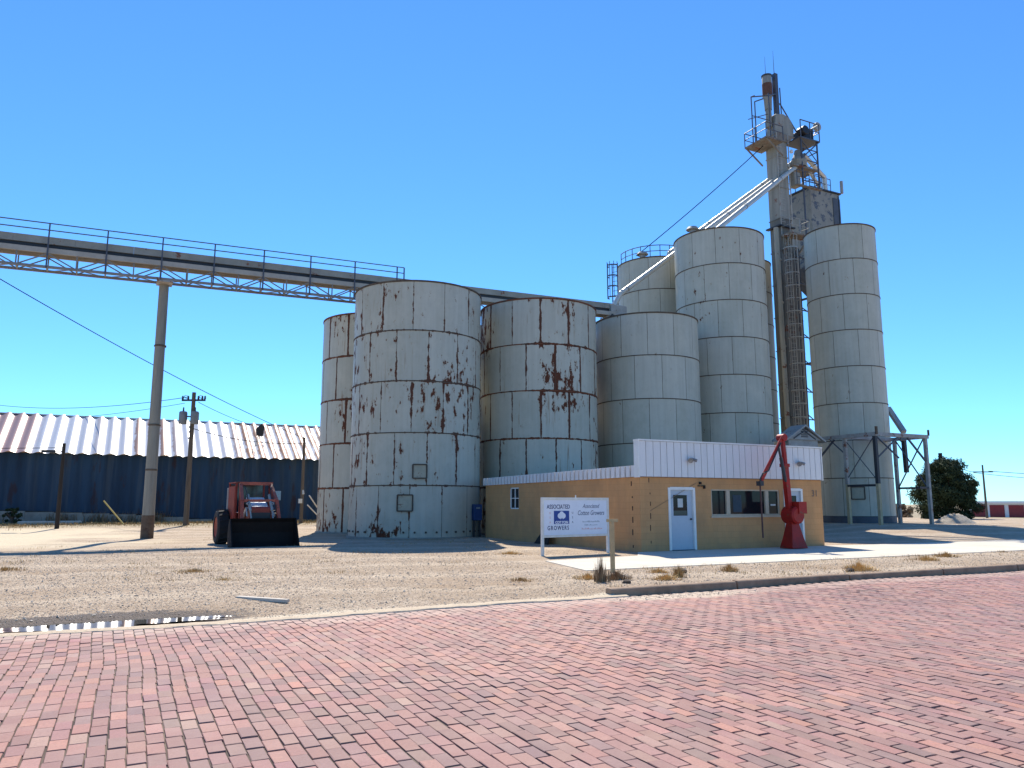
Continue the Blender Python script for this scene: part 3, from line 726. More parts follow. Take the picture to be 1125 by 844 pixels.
def shell_frame(c, r, az, z0, w, h, name, root, mat, t=.06, b=.05):
    m = MB()
    def pt(a, z, q=0): return (c[0]+(r+t+q)*math.cos(a), c[1]+(r+t+q)*math.sin(a), z)
    a0, a1 = az-w/2/r, az+w/2/r
    k = 5
    for i in range(k):
        b0 = a0+(a1-a0)*i/k; b1 = a0+(a1-a0)*(i+1)/k
        m.bar(pt(b0,z0), pt(b1,z0), b, .06); m.bar(pt(b0,z0+h), pt(b1,z0+h), b, .06)
    m.bar(pt(a0,z0), pt(a0,z0+h), b, .05); m.bar(pt(a1,z0), pt(a1,z0+h), b, .05)
    return m.build(name, mat, root)
def siloroot_fix(root):   # children built in world space need the root unrotated
    for ch in root.children: pass
# world-space pieces on rotated roots: compensate by unrotating the hatches
def add_hatch(root, c, r, az, z0, w, h):
    rz = root.rotation_euler.z; a = az-rz
    save = OFF[root.name]; OFF[root.name] = Vector((0,0,save.z))
    p = on_shell((0,0), r, a, z0, w, h, 'hatch', root, M['hatch'], .03)
    f = shell_frame((0,0), r, a, z0, w, h, 'hatch_frame', p, M['flange'])
    OFF[root.name] = save
azc = math.atan2(-36.3, -13.06)
add_hatch(sA, (13.06,36.3), 3.18, azc+.06, 2.72, .62, .62)
add_hatch(sA, (13.06,36.3), 3.18, azc-.14, 1.25, .68, .72)
azh = math.atan2(-34.72, -42.56)
add_hatch(sH, (42.56,34.72), 2.25, azh+.05, 1.85, .75, .75)
# bolt-down lugs round the foot of the nearest silo
for i in range(40):
    a = 2*math.pi*i/40; c, s_ = math.cos(a), math.sin(a)
    if math.cos(a+1.7)*.34+math.sin(a+1.7)*.94 < .1: MB().tube((3.17*c,3.17*s_,.3),(3.23*c,3.23*s_,.3),.05,n=6).build('anchor_lug', M['flange'], sA, local=True)

# roof vents
def vent(x, y, z, label, s=1.0):
    r = thing('roof_vent', (x,y,z), label, 'vent', 'mushroom vents on the silo roofs')
    MB().lathe([(.2*s,0),(.2*s,.3*s)], (x,y,z), 14).build('stack', M['galv'], r, smooth=True)
    MB().lathe([(.38*s,.26*s),(.42*s,.3*s),(.3*s,.46*s),(.0,.55*s)], (x,y,z), 16).build('hood', M['galv'], r, smooth=True)
vent(31.45,36.6,18.5,'mushroom vent at the left rim of the tallest middle silo')
vent(31.6,42.1,18.5,'mushroom vent inside the handrail of the half-hidden tall silo')
vent(43.7,34.0,19.72,'mushroom vent on the slender right-hand silo roof')

# handrail and caged ladder on silo G
def rail(mb, pts, h, posts=True, r=.022, mid=True):
    for a, b in zip(pts, pts[1:]):
        a = Vector(a); b = Vector(b); up = Vector((0,0,h))
        mb.tube(a+up, b+up, r, n=6)
        if mid: mb.tube(a+up*.52, b+up*.52, r*.85, n=6)
    if posts:
        for p in pts: mb.tube(p, Vector(p)+Vector((0,0,h)), r, n=6)
    return mb
t = thing('roof_handrail', (33.7,43.4,18.5), 'grey two-bar handrail round the roof of the half-hidden tall silo', 'handrail')
pts = [(33.7+2.6*math.cos(R_(a)), 43.4+2.6*math.sin(R_(a)), 18.5) for a in range(165, 275, 15)]
rail(MB(), pts, .85, r=.03).build('rails', M['railing'], t)
t = thing('caged_ladder', (28.3,40.7,13), 'steel ladder in a round cage above the conveyor drive left of the railed silo', 'ladder')
def caged_ladder(root, x, y, z0, z1, az, r=.38, mat=None, step=1.3, nb=5):
    mat = mat or M['railing']; d = Vector((math.cos(az), math.sin(az), 0)); p = Vector((-d.y, d.x, 0)); b = Vector((x,y,0))
    l = MB()
    for sg in (-1,1): l.bar(b+p*.2*sg+Vector((0,0,z0)), b+p*.2*sg+Vector((0,0,z1)), .05)
    z = z0+.3
    while z < z1: l.tube(b+p*.2+Vector((0,0,z)), b-p*.2+Vector((0,0,z)), .016, n=5); z += .32
    l.build('ladder_rungs', mat, root)
    cg = MB(); angs = [R_(a) for a in range(-110, 111, 22)]
    z = z0+2.0
    while z <= z1+.01:
        ps = [b+d*(.30+r*math.cos(a))+p*(r*math.sin(a))+Vector((0,0,z)) for a in angs]
        for q0, q1 in zip(ps, ps[1:]): cg.bar(q0, q1, .025, .085)
        z += step
    for a in angs[1::2]:
        q = b+d*(.30+r*math.cos(a))+p*(r*math.sin(a)); cg.bar(q+Vector((0,0,z0+2)), q+Vector((0,0,z1)), .035, .02)
    cg.build('cage', mat, root)
caged_ladder(t, 28.3, 40.75, 12.9, 17.3, R_(205), .36, None, .72)

# ------------------------------------------------------------------ conveyor gallery
def gallery():
    X0, X1 = -34., 27.2; k = .018
    def z(x, b): return b+k*(x+5.4)
    root = thing('conveyor_gallery', (1.3,39.9,gzf(1.3,39.9)), 'long overhead belt conveyor bridge on a tall concrete pole, running to the silo tops', 'conveyor')
    yn, yf = 39.2, 39.98
    def beam(x0, x1, y0, y1, z0, z1):
        m = MB(); m.prism([(x0,y0,z(x0,z0)),(x0,y1,z(x0,z0)),(x0,y1,z(x0,z1)),(x0,y0,z(x0,z1))], (0,0,0)); m.v = []; m.f = []
        m.v = [(x0,y0,z(x0,z0)),(x1,y0,z(x1,z0)),(x1,y1,z(x1,z0)),(x0,y1,z(x0,z0)),(x0,y0,z(x0,z1)),(x1,y0,z(x1,z1)),(x1,y1,z(x1,z1)),(x0,y1,z(x0,z1))]
        m.f = [(3,2,1,0),(4,5,6,7),(0,1,5,4),(1,2,6,5),(2,3,7,6),(3,0,4,7)]; return m
    # belt cover in sheet lengths
    cv = MB(); x = X0
    while x < X1-.1:
        L = min(2.42, X1-x); b = beam(x, x+L-.006, 39.36, 39.9, 13.18, 13.52); n = len(cv.v); cv.v += b.v; cv.f += [tuple(n+i for i in q) for q in b.f]; x += L
    cv.build('belt_cover', M['cover'], root)
    beam(X0, X1, 39.45, 39.85, 12.95, 13.17).build('belt', M['black'], root)  # black belt trough box, its colour also painting the shadow gap below the cover
    beam(X0, X1, yn-.03, yn+.05, 12.70, 12.94).build('side_channel', M['board'], root)
    beam(X0, X1, yf-.05, yf+.03, 12.70, 12.94).build('side_channel', M['board'], root)
    beam(X0, X1, yn+.06, yf-.06, 12.90, 12.94).build('deck', M['steel'], root)
    tr = MB()
    for y in (yn, yf):
        tr.bar((X0,y,z(X0,12.06)), (X1,y,z(X1,12.06)), .11)
        n = 0; x = X0
        while x < X1:
            tr.bar((x,y,z(x,12.06)), (x,y,z(x,12.68)), .055)
            xe = min(x+1.17, X1)
            a, b = (12.06, 12.68) if n % 2 else (12.68, 12.06)
            tr.bar((x,y,z(x,a)), (xe,y,z(xe,b)), .05)
            x += 1.17; n += 1
    x = X0; n = 0
    while x < X1:
        tr.bar((x,yn,z(x,12.06)), (x,yf,z(x,12.06)), .05)
        xe = min(x+1.17, X1); tr.bar((x,yn if n%2 else yf,z(x,12.06)), (xe,yf if n%2 else yn,z(xe,12.06)), .035)
        x += 1.17; n += 1
    tr.build('truss', M['trussgrey'], root)
    rl = MB(); xe = 13.2
    for h in (14.08, 13.76): rl.tube((X0,yn-.06,z(X0,h)), (xe,yn-.06,z(xe,h)), .026, n=6)
    x = X0
    while x < xe+.2:
        xx = min(x, xe); rl.bar((xx,yn-.06,z(xx,12.0)), (xx,yn-.06,z(xx,14.08)), .06); x += 2.34
    rl.bar((xe,yn-.06,z(xe,12.9)), (xe,yn-.06,z(xe,14.08)), .06)
    rl.build('handrail', M['railing'], root)
    p = MB().tube((1.33,39.9,-.1), (1.3,39.85,z(1.3,12.06)), .27, .215, n=24).build('support_column', M['pole'], root, smooth=True)
    MB().tube((1.33,39.9,-.15), (1.33,39.9,1.05), .285, .277, n=24).build('base_sleeve', M['polebase'], p, smooth=True)
    MB().tube((-22.0,39.9,-.1), (-22.0,39.8,z(-22,12.0)), .27, .215, n=24).build('support_column', M['pole'], root, smooth=True)
    for zz in (3.1, 5.2, 9.0):
        MB().lathe([(.262,zz),(.272,zz+.02),(.272,zz+.07),(.255,zz+.09)], (1.32,39.88,0), 24).build('band', M['flange'], p, smooth=True)
    MB().box(.95,1.65,39.15,40.05,z(1.3,12.02)-.1,z(1.3,12.02)).build('cap_plate', M['steel'], p)
    for sx, sy in ((13.06,39.3),(20.02,39.3),(26.0,38.6)):
        MB().bar((sx,sy,12.0),(sx,sy+.3,z(sx,12.05)),.12).build('rest_post', M['steel'], root)
    # drive head above the short silo
    t2 = thing('conveyor_drive', (27.6,39.7,12.6), 'rusty conveyor drive head box at the end of the gallery on the short clean silo', 'machine')
    m = MB().box(26.9,28.1,39.2,40.2,13.3,14.0); m.build('housing', M['galv'], t2, bevel=.03)
    MB().box(26.75,27.25,38.9,39.3,12.75,13.25).build('motor', M['dark'], t2, bevel=.04)
    MB().lathe([(0,-.3),(.2,-.3),(.2,.3),(0,.3)], (27.8,39.0,13.0), 14, 'y').build('drum', M['dark'], t2, smooth=True)
    fr = MB()
    for x in (26.8,28.0):
        for y in (38.95,40.2): fr.bar((x,y,11.9),(x,y,13.3),.1)
    fr.bar((26.8,38.95,12.7),(28.0,38.95,12.7),.1); fr.build('stand', M['dark'], t2)
gallery()

# ------------------------------------------------------------------ elevator leg tower
def tower():
    root = thing('elevator_tower', (42.5,39.7,gzf(42.5,39.7)), 'tallest structure: weathered bucket elevator leg with ladder, platforms and head pulley', 'elevator tower')
    c = MB()
    z = 0.3; i = 0
    while z < 29.0:
        h = min(2.45, 29.0-z)
        if z > 20.3 and i == 0: c.build('lower_leg_casing', M['darkcasing'], root); c = MB(); i = 1
        c.box(41.95,43.05,39.2,40.2,z,z+h-.03); c.box(41.90,43.10,39.15,40.25,z+h-.09,z+h-.031); z += h
    c.build('leg_casing', M['casing'], root)
    c = MB().box(43.15,43.85,39.35,40.15,.3,20.4)
    for zz in np.arange(2.5, 20.4, 2.45): c.box(43.12,43.88,39.32,40.18,zz,zz+.06)
    c.build('return_casing', M['darkcasing'], root)
    p = MB().tube((41.62,39.2,.3),(41.55,39.25,21.5),.17,n=14)
    for zz in np.arange(3, 21, 3.2): p.tube((41.6,39.22,zz),(41.6,39.22,zz+.12),.2,n=14)
    p.build('down_pipe', M['galvl2'], root, smooth=True)
    caged = MB()
    lad_root = root
    d = Vector((-.3,-.95,0)).normalized(); az = math.atan2(d.y, d.x)
    caged_ladder(lad_root, 42.45, 39.05, .8, 20.9, az, .5, M['cagegrey'], .95)
    cb = MB()
    for zz in np.arange(7.5, 20, 2.0):   # cross braces and cable trays
        cb.bar((43.0,39.0,zz),(44.3,39.2,zz),.07); cb.bar((44.2,39.2,zz),(44.3,40.2,zz+.8),.06)
    for xx in (43.25,43.45,43.62,44.2): cb.tube((xx,39.15,.5),(xx,39.15,20.2),.03,n=6)
    cb.build('conduits', M['dark'], root)
    # service platform at 21 m
    pf = MB().box(41.9,43.9,38.25,39.15,20.86,20.98); pf.bar((43.8,38.3,20.9),(43.6,39.3,19.6),.09); pf.bar((42.0,38.3,20.9),(42.1,39.2,19.6),.09)
    pl = pf.build('platform', M['steel2'], root)
    rail(MB(), [(41.92,39.1,20.98),(41.92,38.28,20.98),(42.9,38.28,20.98),(43.88,38.28,20.98),(43.88,39.1,20.98)], 1.1).build('railing', M['galv'], pl)
    bt = MB()
    for zz in (21.6,):
        bt.box(41.7,43.2,38.95,39.12,zz,zz+.1); bt.box(41.6,41.9,38.9,40.3,zz,zz+.1)
    bt.build('collar', M['dark'], root)
    # head section
    hd = MB().prism([(42.0,39.25,29.0),(43.9,39.25,29.0),(44.0,39.25,29.9),(43.6,39.25,30.55),(43.0,39.25,30.75),(42.2,39.25,30.6)], (0,.9,0))
    hd.build('head_hood', M['casing'], root, bevel=.04)
    sk = MB().prism([(41.9,39.1,28.4),(43.1,39.1,28.4),(43.9,39.1,29.0),(42.0,39.1,29.0)], (0,1.2,0)); sk.build('head_skirt', M['steel2'], root)
    tb = MB().lathe([(.26,31.0),(.30,31.9),(.36,32.1),(.36,33.7),(.33,33.75)], (41.9,39.7,0), 18); tb.tube((41.9,39.7,29.6),(41.9,39.7,31.0),.22,n=14)
    eb = tb.build('exhaust_tube', M['casing'], root, smooth=True)
    MB().lathe([(.372,32.1),(.372,33.1)], (41.9,39.7,0), 18).build('rust_jacket', M['rustjacket'], eb, smooth=True)
    MB().lathe([(.0,33.95),(.4,33.8),(.38,33.68)], (41.9,39.7,0), 18).build('cap', M['dark'], eb, smooth=True)
    mast = MB().box(42.45,42.75,39.4,39.7,29.0,34.05).build('mast', M['railing'], root)
    MB().tube((42.55,39.55,34.05),(42.55,39.55,36.0),.025,.008,n=5).build('antenna', M['dark'], mast)
    MB().tube((41.6,39.5,33.8),(41.6,39.5,35.2),.018,.008,n=5).build('antenna', M['dark'], mast)
    st = MB().bar((43.0,39.5,33.0),(43.05,39.5,29.0),.06); st.bar((43.0,39.5,31.6),(44.3,39.3,29.6),.07); st.bar((42.75,39.55,31.8),(43.0,39.5,31.6),.06)
    st.build('stay_braces', M['railing'], root)
    # upper left platform
    pf = MB().prism([(40.3,38.5,27.95),(42.0,38.5,27.95),(42.0,40.7,27.95),(40.3,40.7,27.95)], (0,0,.12))
    for y in (38.6,40.6): pf.bar((40.4,y,27.95),(41.95,y,26.9),.09)
    pl = pf.build('platform', M['steel2'], root)
    r1 = rail(MB(), [(42.0,38.52,28.07),(41.1,38.52,28.07),(40.32,38.52,28.07),(40.32,39.6,28.07),(40.32,40.68,28.07),(42.0,40.68,28.07)], 1.1, r=.035)
    r1.build('railing', M['railing'], pl)
    gt = MB()
    for (x,y) in ((40.4,39.9),(41.15,38.9),(41.15,40.3)): gt.tube((x,y,28.0),(x,y,31.8),.045,n=6)
    gt.tube((40.4,39.9,31.8),(41.15,40.3,32.3),.045,n=6); gt.tube((40.4,39.9,31.8),(41.15,38.9,31.6),.045,n=6); gt.tube((41.15,38.9,31.6),(42.4,39.4,32.3),.045,n=6); gt.tube((41.15,40.3,31.8),(42.4,39.6,32.3),.045,n=6)
    gt.tube((40.4,39.9,30.3),(41.15,38.9,29.6),.035,n=6); gt.tube((40.0,39.9,29.9),(41.3,39.2,30.3),.03,n=6)
    gt.build('hoist_frame', M['railing'], root)
    # right head platform with motor
    pf = MB().box(44.1,46.2,38.8,40.4,28.95,29.05); pf.bar((46.1,38.85,28.95),(44.2,38.9,27.3),.08); pf.bar((46.1,40.3,28.95),(44.2,40.3,27.3),.08)
    pl = pf.build('platform', M['railing'], root)
    rail(MB(), [(44.2,38.82,29.05),(45.2,38.82,29.05),(46.18,38.82,29.05),(46.18,39.6,29.05),(46.18,40.38,29.05)], 1.35, r=.04).build('railing', M['railing'], pl)
    mo = MB().box(44.5,45.9,39.1,39.9,29.1,29.75); mo.prism([(44.5,39.1,29.75),(45.9,39.1,29.75),(45.9,39.1,30.15),(45.0,39.1,30.0)], (0,.8,0))
    mo.lathe([(0,-.35),(.35,-.35),(.35,.3),(0,.3)], (44.6,39.0,29.6), 14, 'y')
    mo.build('drive_motor', M['black'], root, bevel=.03)
    fl = MB().lathe([(0,0),(.34,.03),(.36,.22),(.2,.4),(0,.42)], (46.8,39.35,30.7), 16, 'y'); fl.bar((46.18,39.5,29.6),(46.8,39.55,30.5),.06)
    fl.build('floodlight', M['galv'], root, smooth=True)
    cl2 = MB()
    for (x,y) in ((41.95,39.1),(43.1,39.1)): cl2.tube((x,y,21),(x,y,29),.04,n=6)
    for zz in np.arange(22,28.5,.45): cl2.tube((41.95,39.05,zz),(42.35,39.05,zz),.02,n=5)
    cl2.build('upper_ladder', M['cagegrey'], root)
    pf = MB().box(43.3,45.9,38.6,38.85,24.95,25.03); p2 = pf.build('catwalk', M['steel2'], root)
    rail(MB(), [(43.3,38.62,25.03),(44.2,38.62,25.03),(45.1,38.62,25.03),(45.9,38.62,25.03)], 1.1, r=.03).build('railing', M['railing'], p2)
    MB().box(43.4,44.0,38.9,39.5,25.0,26.1).build('junction_box', M['casing'], root, bevel=.03)
    # columns, distributor
    cl = MB()
    for (x,y) in ((44.3,38.95),(46.0,38.95),(44.3,40.5),(46.0,40.5)): cl.bar((x,y,20.0 if x < 45 else 24.8),(x,y,29.0),.09)
    for zz in (25.6,27.3,28.2):
        cl.bar((44.3,38.95,zz),(46.0,38.95,zz),.06); cl.bar((46.0,38.95,zz),(46.0,40.5,zz),.06)
    cl.bar((44.3,38.95,27.3),(46.0,38.95,28.9),.05); cl.bar((46.0,38.95,27.3),(44.3,38.95,28.9),.05)
    cl.build('head_frame', M['railing'], root)
    ds = MB().lathe([(0,26.8),(.55,26.85),(.62,27.3),(.38,27.75),(.25,28.2),(0,28.25)], (44.5,39.45,0), 18).build('distributor', M['casing'], root, smooth=True)
    dp = MB().box(43.4,45.9,38.9,40.2,26.6,26.72).build('distributor_floor', M['steel2'], root)
    MB().lathe([(0,0),(.12,.03),(.14,.2),(.05,.28),(0,.28)], (43.3,39.0,27.55), 12).build('yard_lamp', M['white'], root, smooth=True)
    return root
tower()
# spout pipes (each runs from the distributor to a roof)
def spout(pts, label, r=.17, group='spout pipes from the elevator head'):
    t = thing('spout_pipe', pts[0], label, 'pipe', group)
    m = MB().path(pts, r, 14); m.build('pipe', M['galvl'], t, smooth=True)
    f = MB()
    a, b = Vector(pts[0]), Vector(pts[1]); L = (b-a).length; d = (b-a).normalized(); q = 3.0
    while q < L: f.tube(a+d*q, a+d*(q+.08), r+.02, n=14); q += 5.5
    f.build('pipe_collar', M['galv'], t, smooth=True)
spout([(44.2,39.6,27.0),(28.0,39.75,14.95),(27.5,39.75,14.1)], 'longest pale spout pipe running down to the conveyor drive head')
spout([(44.2,39.3,26.9),(33.4,37.2,18.95),(33.2,37.2,18.6)], 'steeper pale spout pipe ending on the tallest middle silo roof')
spout([(44.1,39.9,27.2),(34.6,42.9,19.6),(34.4,43.0,18.6)], 'pale spout pipe running to the half-hidden tall silo with handrail')
spout([(44.9,39.3,27.9),(47.5,39.7,26.75),(47.6,39.75,25.5)], 'short upper grey spout pipe from the elevator head to the bin')
spout([(44.8,39.2,27.2),(46.9,39.6,25.6)], 'short lower grey spout pipe from the elevator head to the bin', .14)
# garner bin
t = thing('garner_bin', (47.2,41.0,19.2), 'boxy overhead bin with peeling grey paint and dark side panel beside the elevator head', 'bin')
m = MB().box(45.65,48.85,39.55,42.4,19.4,25.5).build('bin_body', M['bin'], t, bevel=.03)
MB().box(48.05,48.82,39.5,39.56,22.0,25.1).build('dark_panel', M['binpanel'], t)
MB().box(45.55,48.95,39.45,42.5,25.5,25.62).build('lid', M['dark'], t)
mm = MB().prism([(45.65,39.55,19.4),(48.85,39.55,19.4),(47.6,40.6,17.6),(46.9,40.6,17.6)],(0,0,0)); 
h = MB(); tp = [(45.65,39.55,19.4),(48.85,39.55,19.4),(48.85,42.4,19.4),(45.65,42.4,19.4)]; bt = [(46.9,40.6,17.2),(47.6,40.6,17.2),(47.6,41.3,17.2),(46.9,41.3,17.2)]
for i in range(4): h.quad(tp[i], tp[(i+1)%4], bt[(i+1)%4], bt[i])
h.build('hopper', M['binpanel'], t)
lg = MB()
for x,y in ((45.75,39.65),(48.75,39.65),(45.75,42.3),(48.75,42.3)): lg.bar((x,y,.2),(x,y,19.5),.22)
for zz in (6.,12.,17.): lg.bar((45.75,39.65,zz),(48.75,39.65,zz),.14); lg.bar((45.75,42.3,zz),(45.75,39.65,zz),.14)
lg.build('legs', M['dark'], t)
rail(MB(), [(45.7,42.3,25.62),(45.7,41,25.62),(45.7,39.6,25.62),(46.9,39.6,25.62),(48.0,39.6,25.62)], 1.0, r=.03).build('railing', M['railing'], t)
m = MB().box(45.2,47.9,38.9,39.5,20.9,21.0); pl = m.build('walkway', M['steel2'], t)
rail(MB(), [(45.2,38.95,21.0),(46.1,38.95,21.0),(47.0,38.95,21.0),(47.9,38.95,21.0)], 1.0, r=.03).build('railing', M['galv'], pl)
MB().tube((49.0,39.4,25.6),(49.0,39.4,26.6),.12,n=10).build('vent_pipe', M['galv'], t, smooth=True)

def wire(name, a, b, sag, r, label, cat='cable', group=None, mat=None):
    a = Vector(a); b = Vector(b); n = 18; pts = []
    for i in range(n+1):
        u = i/n; p = a.lerp(b, u); p.z -= sag*4*u*(1-u); pts.append(p)
    o = MB().path(pts, r, 5).build(name, mat or M['wire']); return tag(o, label, cat, group)
wire('guy_cable', (41.2,39.7,28.0), (31.0,42.0,18.6), .15, .03, 'thin guy cable from the elevator head down to the half-hidden tall silo')
wire('guy_cable', (48.8,39.6,25.5), (44.2,35.9,19.8), .1, .025, 'short guy cable from the overhead bin to the slender silo roof')

# ------------------------------------------------------------------ office building
def building():
    FX0, FX1, FY, BY = 15.5, 24.0, 21.14, 33.3
    root = thing('office_building', (15.5,21.14,0), 'low tan block office with white metal parapet and two white doors', 'building')
    w = MB(); T = .2
    d1 = (16.68,17.80); d2 = (22.02,22.95); wn = (18.55,21.80); dz = 2.13; wz = (1.17,2.09); top = 2.47
    w.box(FX0,d1[0],FY,FY+T,-.1,top); w.box(d1[0],d1[1],FY,FY+T,dz,top); w.box(d1[1],wn[0],FY,FY+T,-.1,top)
    w.box(wn[0],wn[1],FY,FY+T,-.1,wz[0]); w.box(wn[0],wn[1],FY,FY+T,wz[1],top); w.box(wn[1],d2[0],FY,FY+T,-.1,top)
    w.box(d2[0],d2[1],FY,FY+T,dz,top); w.box(d2[1],FX1,FY,FY+T,-.1,top)
    # side walls and back
    sw = (29.9,30.75); sz = (1.35,2.28)
    w.box(FX0,FX0+T,FY+T,sw[0],-.1,top); w.box(FX0,FX0+T,sw[0],sw[1],-.1,sz[0]); w.box(FX0,FX0+T,sw[0],sw[1],sz[1],top); w.box(FX0,FX0+T,sw[1],BY,-.1,top)
    w.box(FX1-T,FX1,FY+T,BY,-.1,top); w.box(FX0+T,FX1-T,BY-T,BY,-.1,top)
    w.build('walls', M['tan'], root)
    # dark strips on the corner bond, painting the shade of open slots
    sl = MB()
    for i in range(6):
        z = .25+i*.41
        q1, q2, q3 = rng.uniform(-.03,.03), rng.uniform(.06,.2), rng.uniform(-.02,.05); MB().box(FX0+.39+q1,FX0+.415+q1,FY-.006,FY+.02,z+q3,z+q3+q2).build('slot_shade', M['darkwood'], root)
        MB().box(FX0-.006,FX0+.02,FY+.42-q1,FY+.47-q1,z-.12,z-.12+q2).build('slot_shade', M['darkwood'], root)
    # parapet on the front, ribbed
    pp = MB(); px0, px1 = FX0-.1, FX1-.02; zt, zb = 3.68, 2.475
    x = px0+.04; k = 0
    while x < px1-.05:
        w_ = .305 if k % 3 else .27; pp.box(x,min(x+w_-.022,px1-.04),FY-.118,FY-.084,zb+.01,zt-.01); x += w_; k += 1
    pr = pp.build('parapet', M['parapet'], root)
    MB().box(px0,px1,FY-.082,FY+.10,zb,zt).build('parapet_backing', M['joint_grey'], pr)
    MB().box(px0-.03,px1+.03,FY-.15,FY+.14,zt,zt+.05).build('cap_flashing', M['whiteframe'], pr)
    MB().box(px0-.02,px0+.03,FY-.13,FY+.13,zb-.02,zt).build('corner_trim', M['whiteframe'], pr)
    MB().box(px1-.03,px1+.02,FY-.13,FY+.13,zb-.02,zt).build('corner_trim', M['whiteframe'], pr)
    # side fascia: corrugated sheet edge following the shallow roof
    fa = MB(); y = FY+.13
    n = 0
    while y < BY+.1:
        y1 = min(y+(.10 if n % 2 else .2), BY+.1); q = (y-FY)/(BY-FY); zt2 = 2.86-.10*q; zb2 = 2.478-.05*q
        o_ = .10
        if n % 2 == 0: fa.prism([(FX0-o_,y,zb2),(FX0-o_,y1-.003,zb2),(FX0-o_,y1-.003,zt2),(FX0-o_,y,zt2)], (o_+.09,0,0))
        y = y1; n += 1
    fb = fa.build('side_fascia', M['parapet'], root)
    MB().prism([(FX0-.02,FY+.13,2.478),(FX0-.02,BY+.1,2.43),(FX0-.02,BY+.1,2.74),(FX0-.02,FY+.13,2.84)],(.03,0,0)).build('fascia_backing', M['joint_grey'], fb)
    rf = MB(); rf.v = [(FX0-.05,FY+.12,2.84),(FX1+.05,FY+.12,2.84),(FX1+.05,BY+.1,2.74),(FX0-.05,BY+.1,2.74)]; rf.f = [(0,1,2,3)]
    rf.prism([(FX0-.05,FY+.12,2.80),(FX1+.05,FY+.12,2.80),(FX1+.05,BY+.1,2.70),(FX0-.05,BY+.1,2.70)],(0,0,.035)); rf.v = rf.v[4:]; rf.f = [tuple(i-4 for i in f) for f in rf.f[1:]]
    rf.build('roof', M['roofsheet'], root)
    MB().box(FX0+T,FX1-T,FY+T,BY-T,-.1,.02).build('floor', M['conc'], root)
    # doors
    def door(x0, x1, label=None):
        fr = MB(); f = .075
        fr.box(x0-.02,x0+f,FY-.03,FY+.12,.03,dz); fr.box(x1-f,x1+.02,FY-.03,FY+.12,.03,dz); fr.box(x0+f,x1-f,FY-.03,FY+.12,dz-f,dz+.02)
        a, b = x0+f, x1-f; wx0, wx1 = a+.16*(b-a)/1.0, b-.22*(b-a)/1.0; z0, z1 = 1.18, 1.88
        d = MB().box(a,wx0,FY+.04,FY+.085,.04,dz-f).box(wx1,b,FY+.04,FY+.085,.04,dz-f).box(wx0,wx1,FY+.04,FY+.085,.04,z0).box(wx0,wx1,FY+.04,FY+.085,z1,dz-f)
        do = d.build('door', M['door'], root)
        fr.build('door_frame', M['whiteframe'], do)
        MB().box(wx0,wx1,FY+.055,FY+.065,z0,z1).build('window', M['glass'], do)
        MB().lathe([(0,-.07),(.03,-.06),(.035,-.02),(.02,0),(.02,.05)], (b-.09,FY+.04,1.06), 12, 'y').build('knob', M['dark'], do, smooth=True)
        MB().box(a,b,FY-.05,FY+.12,.0,.038).build('threshold', M['dark'], do)
        return do, (wx0,wx1,z0,z1)
    do, (a,b,z0,z1) = door(*d1)
    MB().box(a+.2,b-.18,FY+.049,FY+.0545,z0+.28,z1-.12).build('paper_notice', M['paper'], do)
    MB().box(a+.02,b-.02,FY+.05,FY+.0545,z0+.02,z0+.17).build('sticker_strip', M['greenstrip'], do)
    door(*d2)
    # window band
    f = .05; wf = MB(); x0, x1 = wn; z0, z1 = wz
    mull = [x0+.70, x0+2.55]
    wf.box(x0,x1,FY+.02,FY+.12,z0,z0+f); wf.box(x0,x1,FY+.02,FY+.12,z1-f,z1)
    wf.box(x0,x0+f,FY+.02,FY+.12,z0+f,z1-f); wf.box(x1-f,x1,FY+.02,FY+.12,z0+f,z1-f)
    for q in mull: wf.box(q,q+.16,FY+.0,FY+.12,z0+f,z1-f)
    wo = wf.build('window_frame', M['winframe'], root)
    MB().box(x0+f,x1-f,FY+.07,FY+.08,z0+f,z1-f).build('pane', M['glass'], wo)
    MB().box(x0-.05,x1+.05,FY-.06,FY+.02,z0-.07,z0-.002).build('sill', M['winframe'], wo)
    bl = MB().box(x0+1.05,x0+1.45,FY+.062,FY+.067,z0+.12,z1-.2); bl.build('pane_reflection', M['bluegrey'], wo)  # bluish patch set on the pane as a painted reflection
    MB().box(x0+2.85,x0+3.1,FY+.062,FY+.068,z0+.34,z0+.40).build('sticker', M['paper'], wo)
    # side window
    sf = MB(); f = .05
    sf.box(FX0+.02,FX0+.12,sw[0],sw[1],sz[0],sz[0]+f).box(FX0+.02,FX0+.12,sw[0],sw[1],sz[1]-f,sz[1]).box(FX0+.02,FX0+.12,sw[0],sw[0]+f,sz[0],sz[1]).box(FX0+.02,FX0+.12,sw[1]-f,sw[1],sz[0],sz[1])
    sf.box(FX0+.03,FX0+.1,(sw[0]+sw[1])/2-.02,(sw[0]+sw[1])/2+.02,sz[0]+f,sz[1]-f).box(FX0+.035,FX0+.09,sw[0]+f,sw[1]-f,1.8,1.83)
    so = sf.build('window_frame', M['whiteframe'], root)
    MB().box(FX0+.06,FX0+.07,sw[0]+f,sw[1]-f,sz[0]+f,sz[1]-f).build('pane', M['glass'], so)
    # floodlights on the parapet, small wall fixture, house number
    for x in (17.6,22.75):
        l = MB().tube((x,FY-.12,3.1),(x,FY-.2,3.1),.05,n=8); l.tube((x-.02,FY-.2,3.1),(x-.16,FY-.3,3.04),.05,.09,n=10); l.tube((x+.02,FY-.2,3.1),(x+.14,FY-.28,3.05),.045,.06,n=10)
        l.build('parapet_lamp', M['lampmetal'], root, smooth=True)
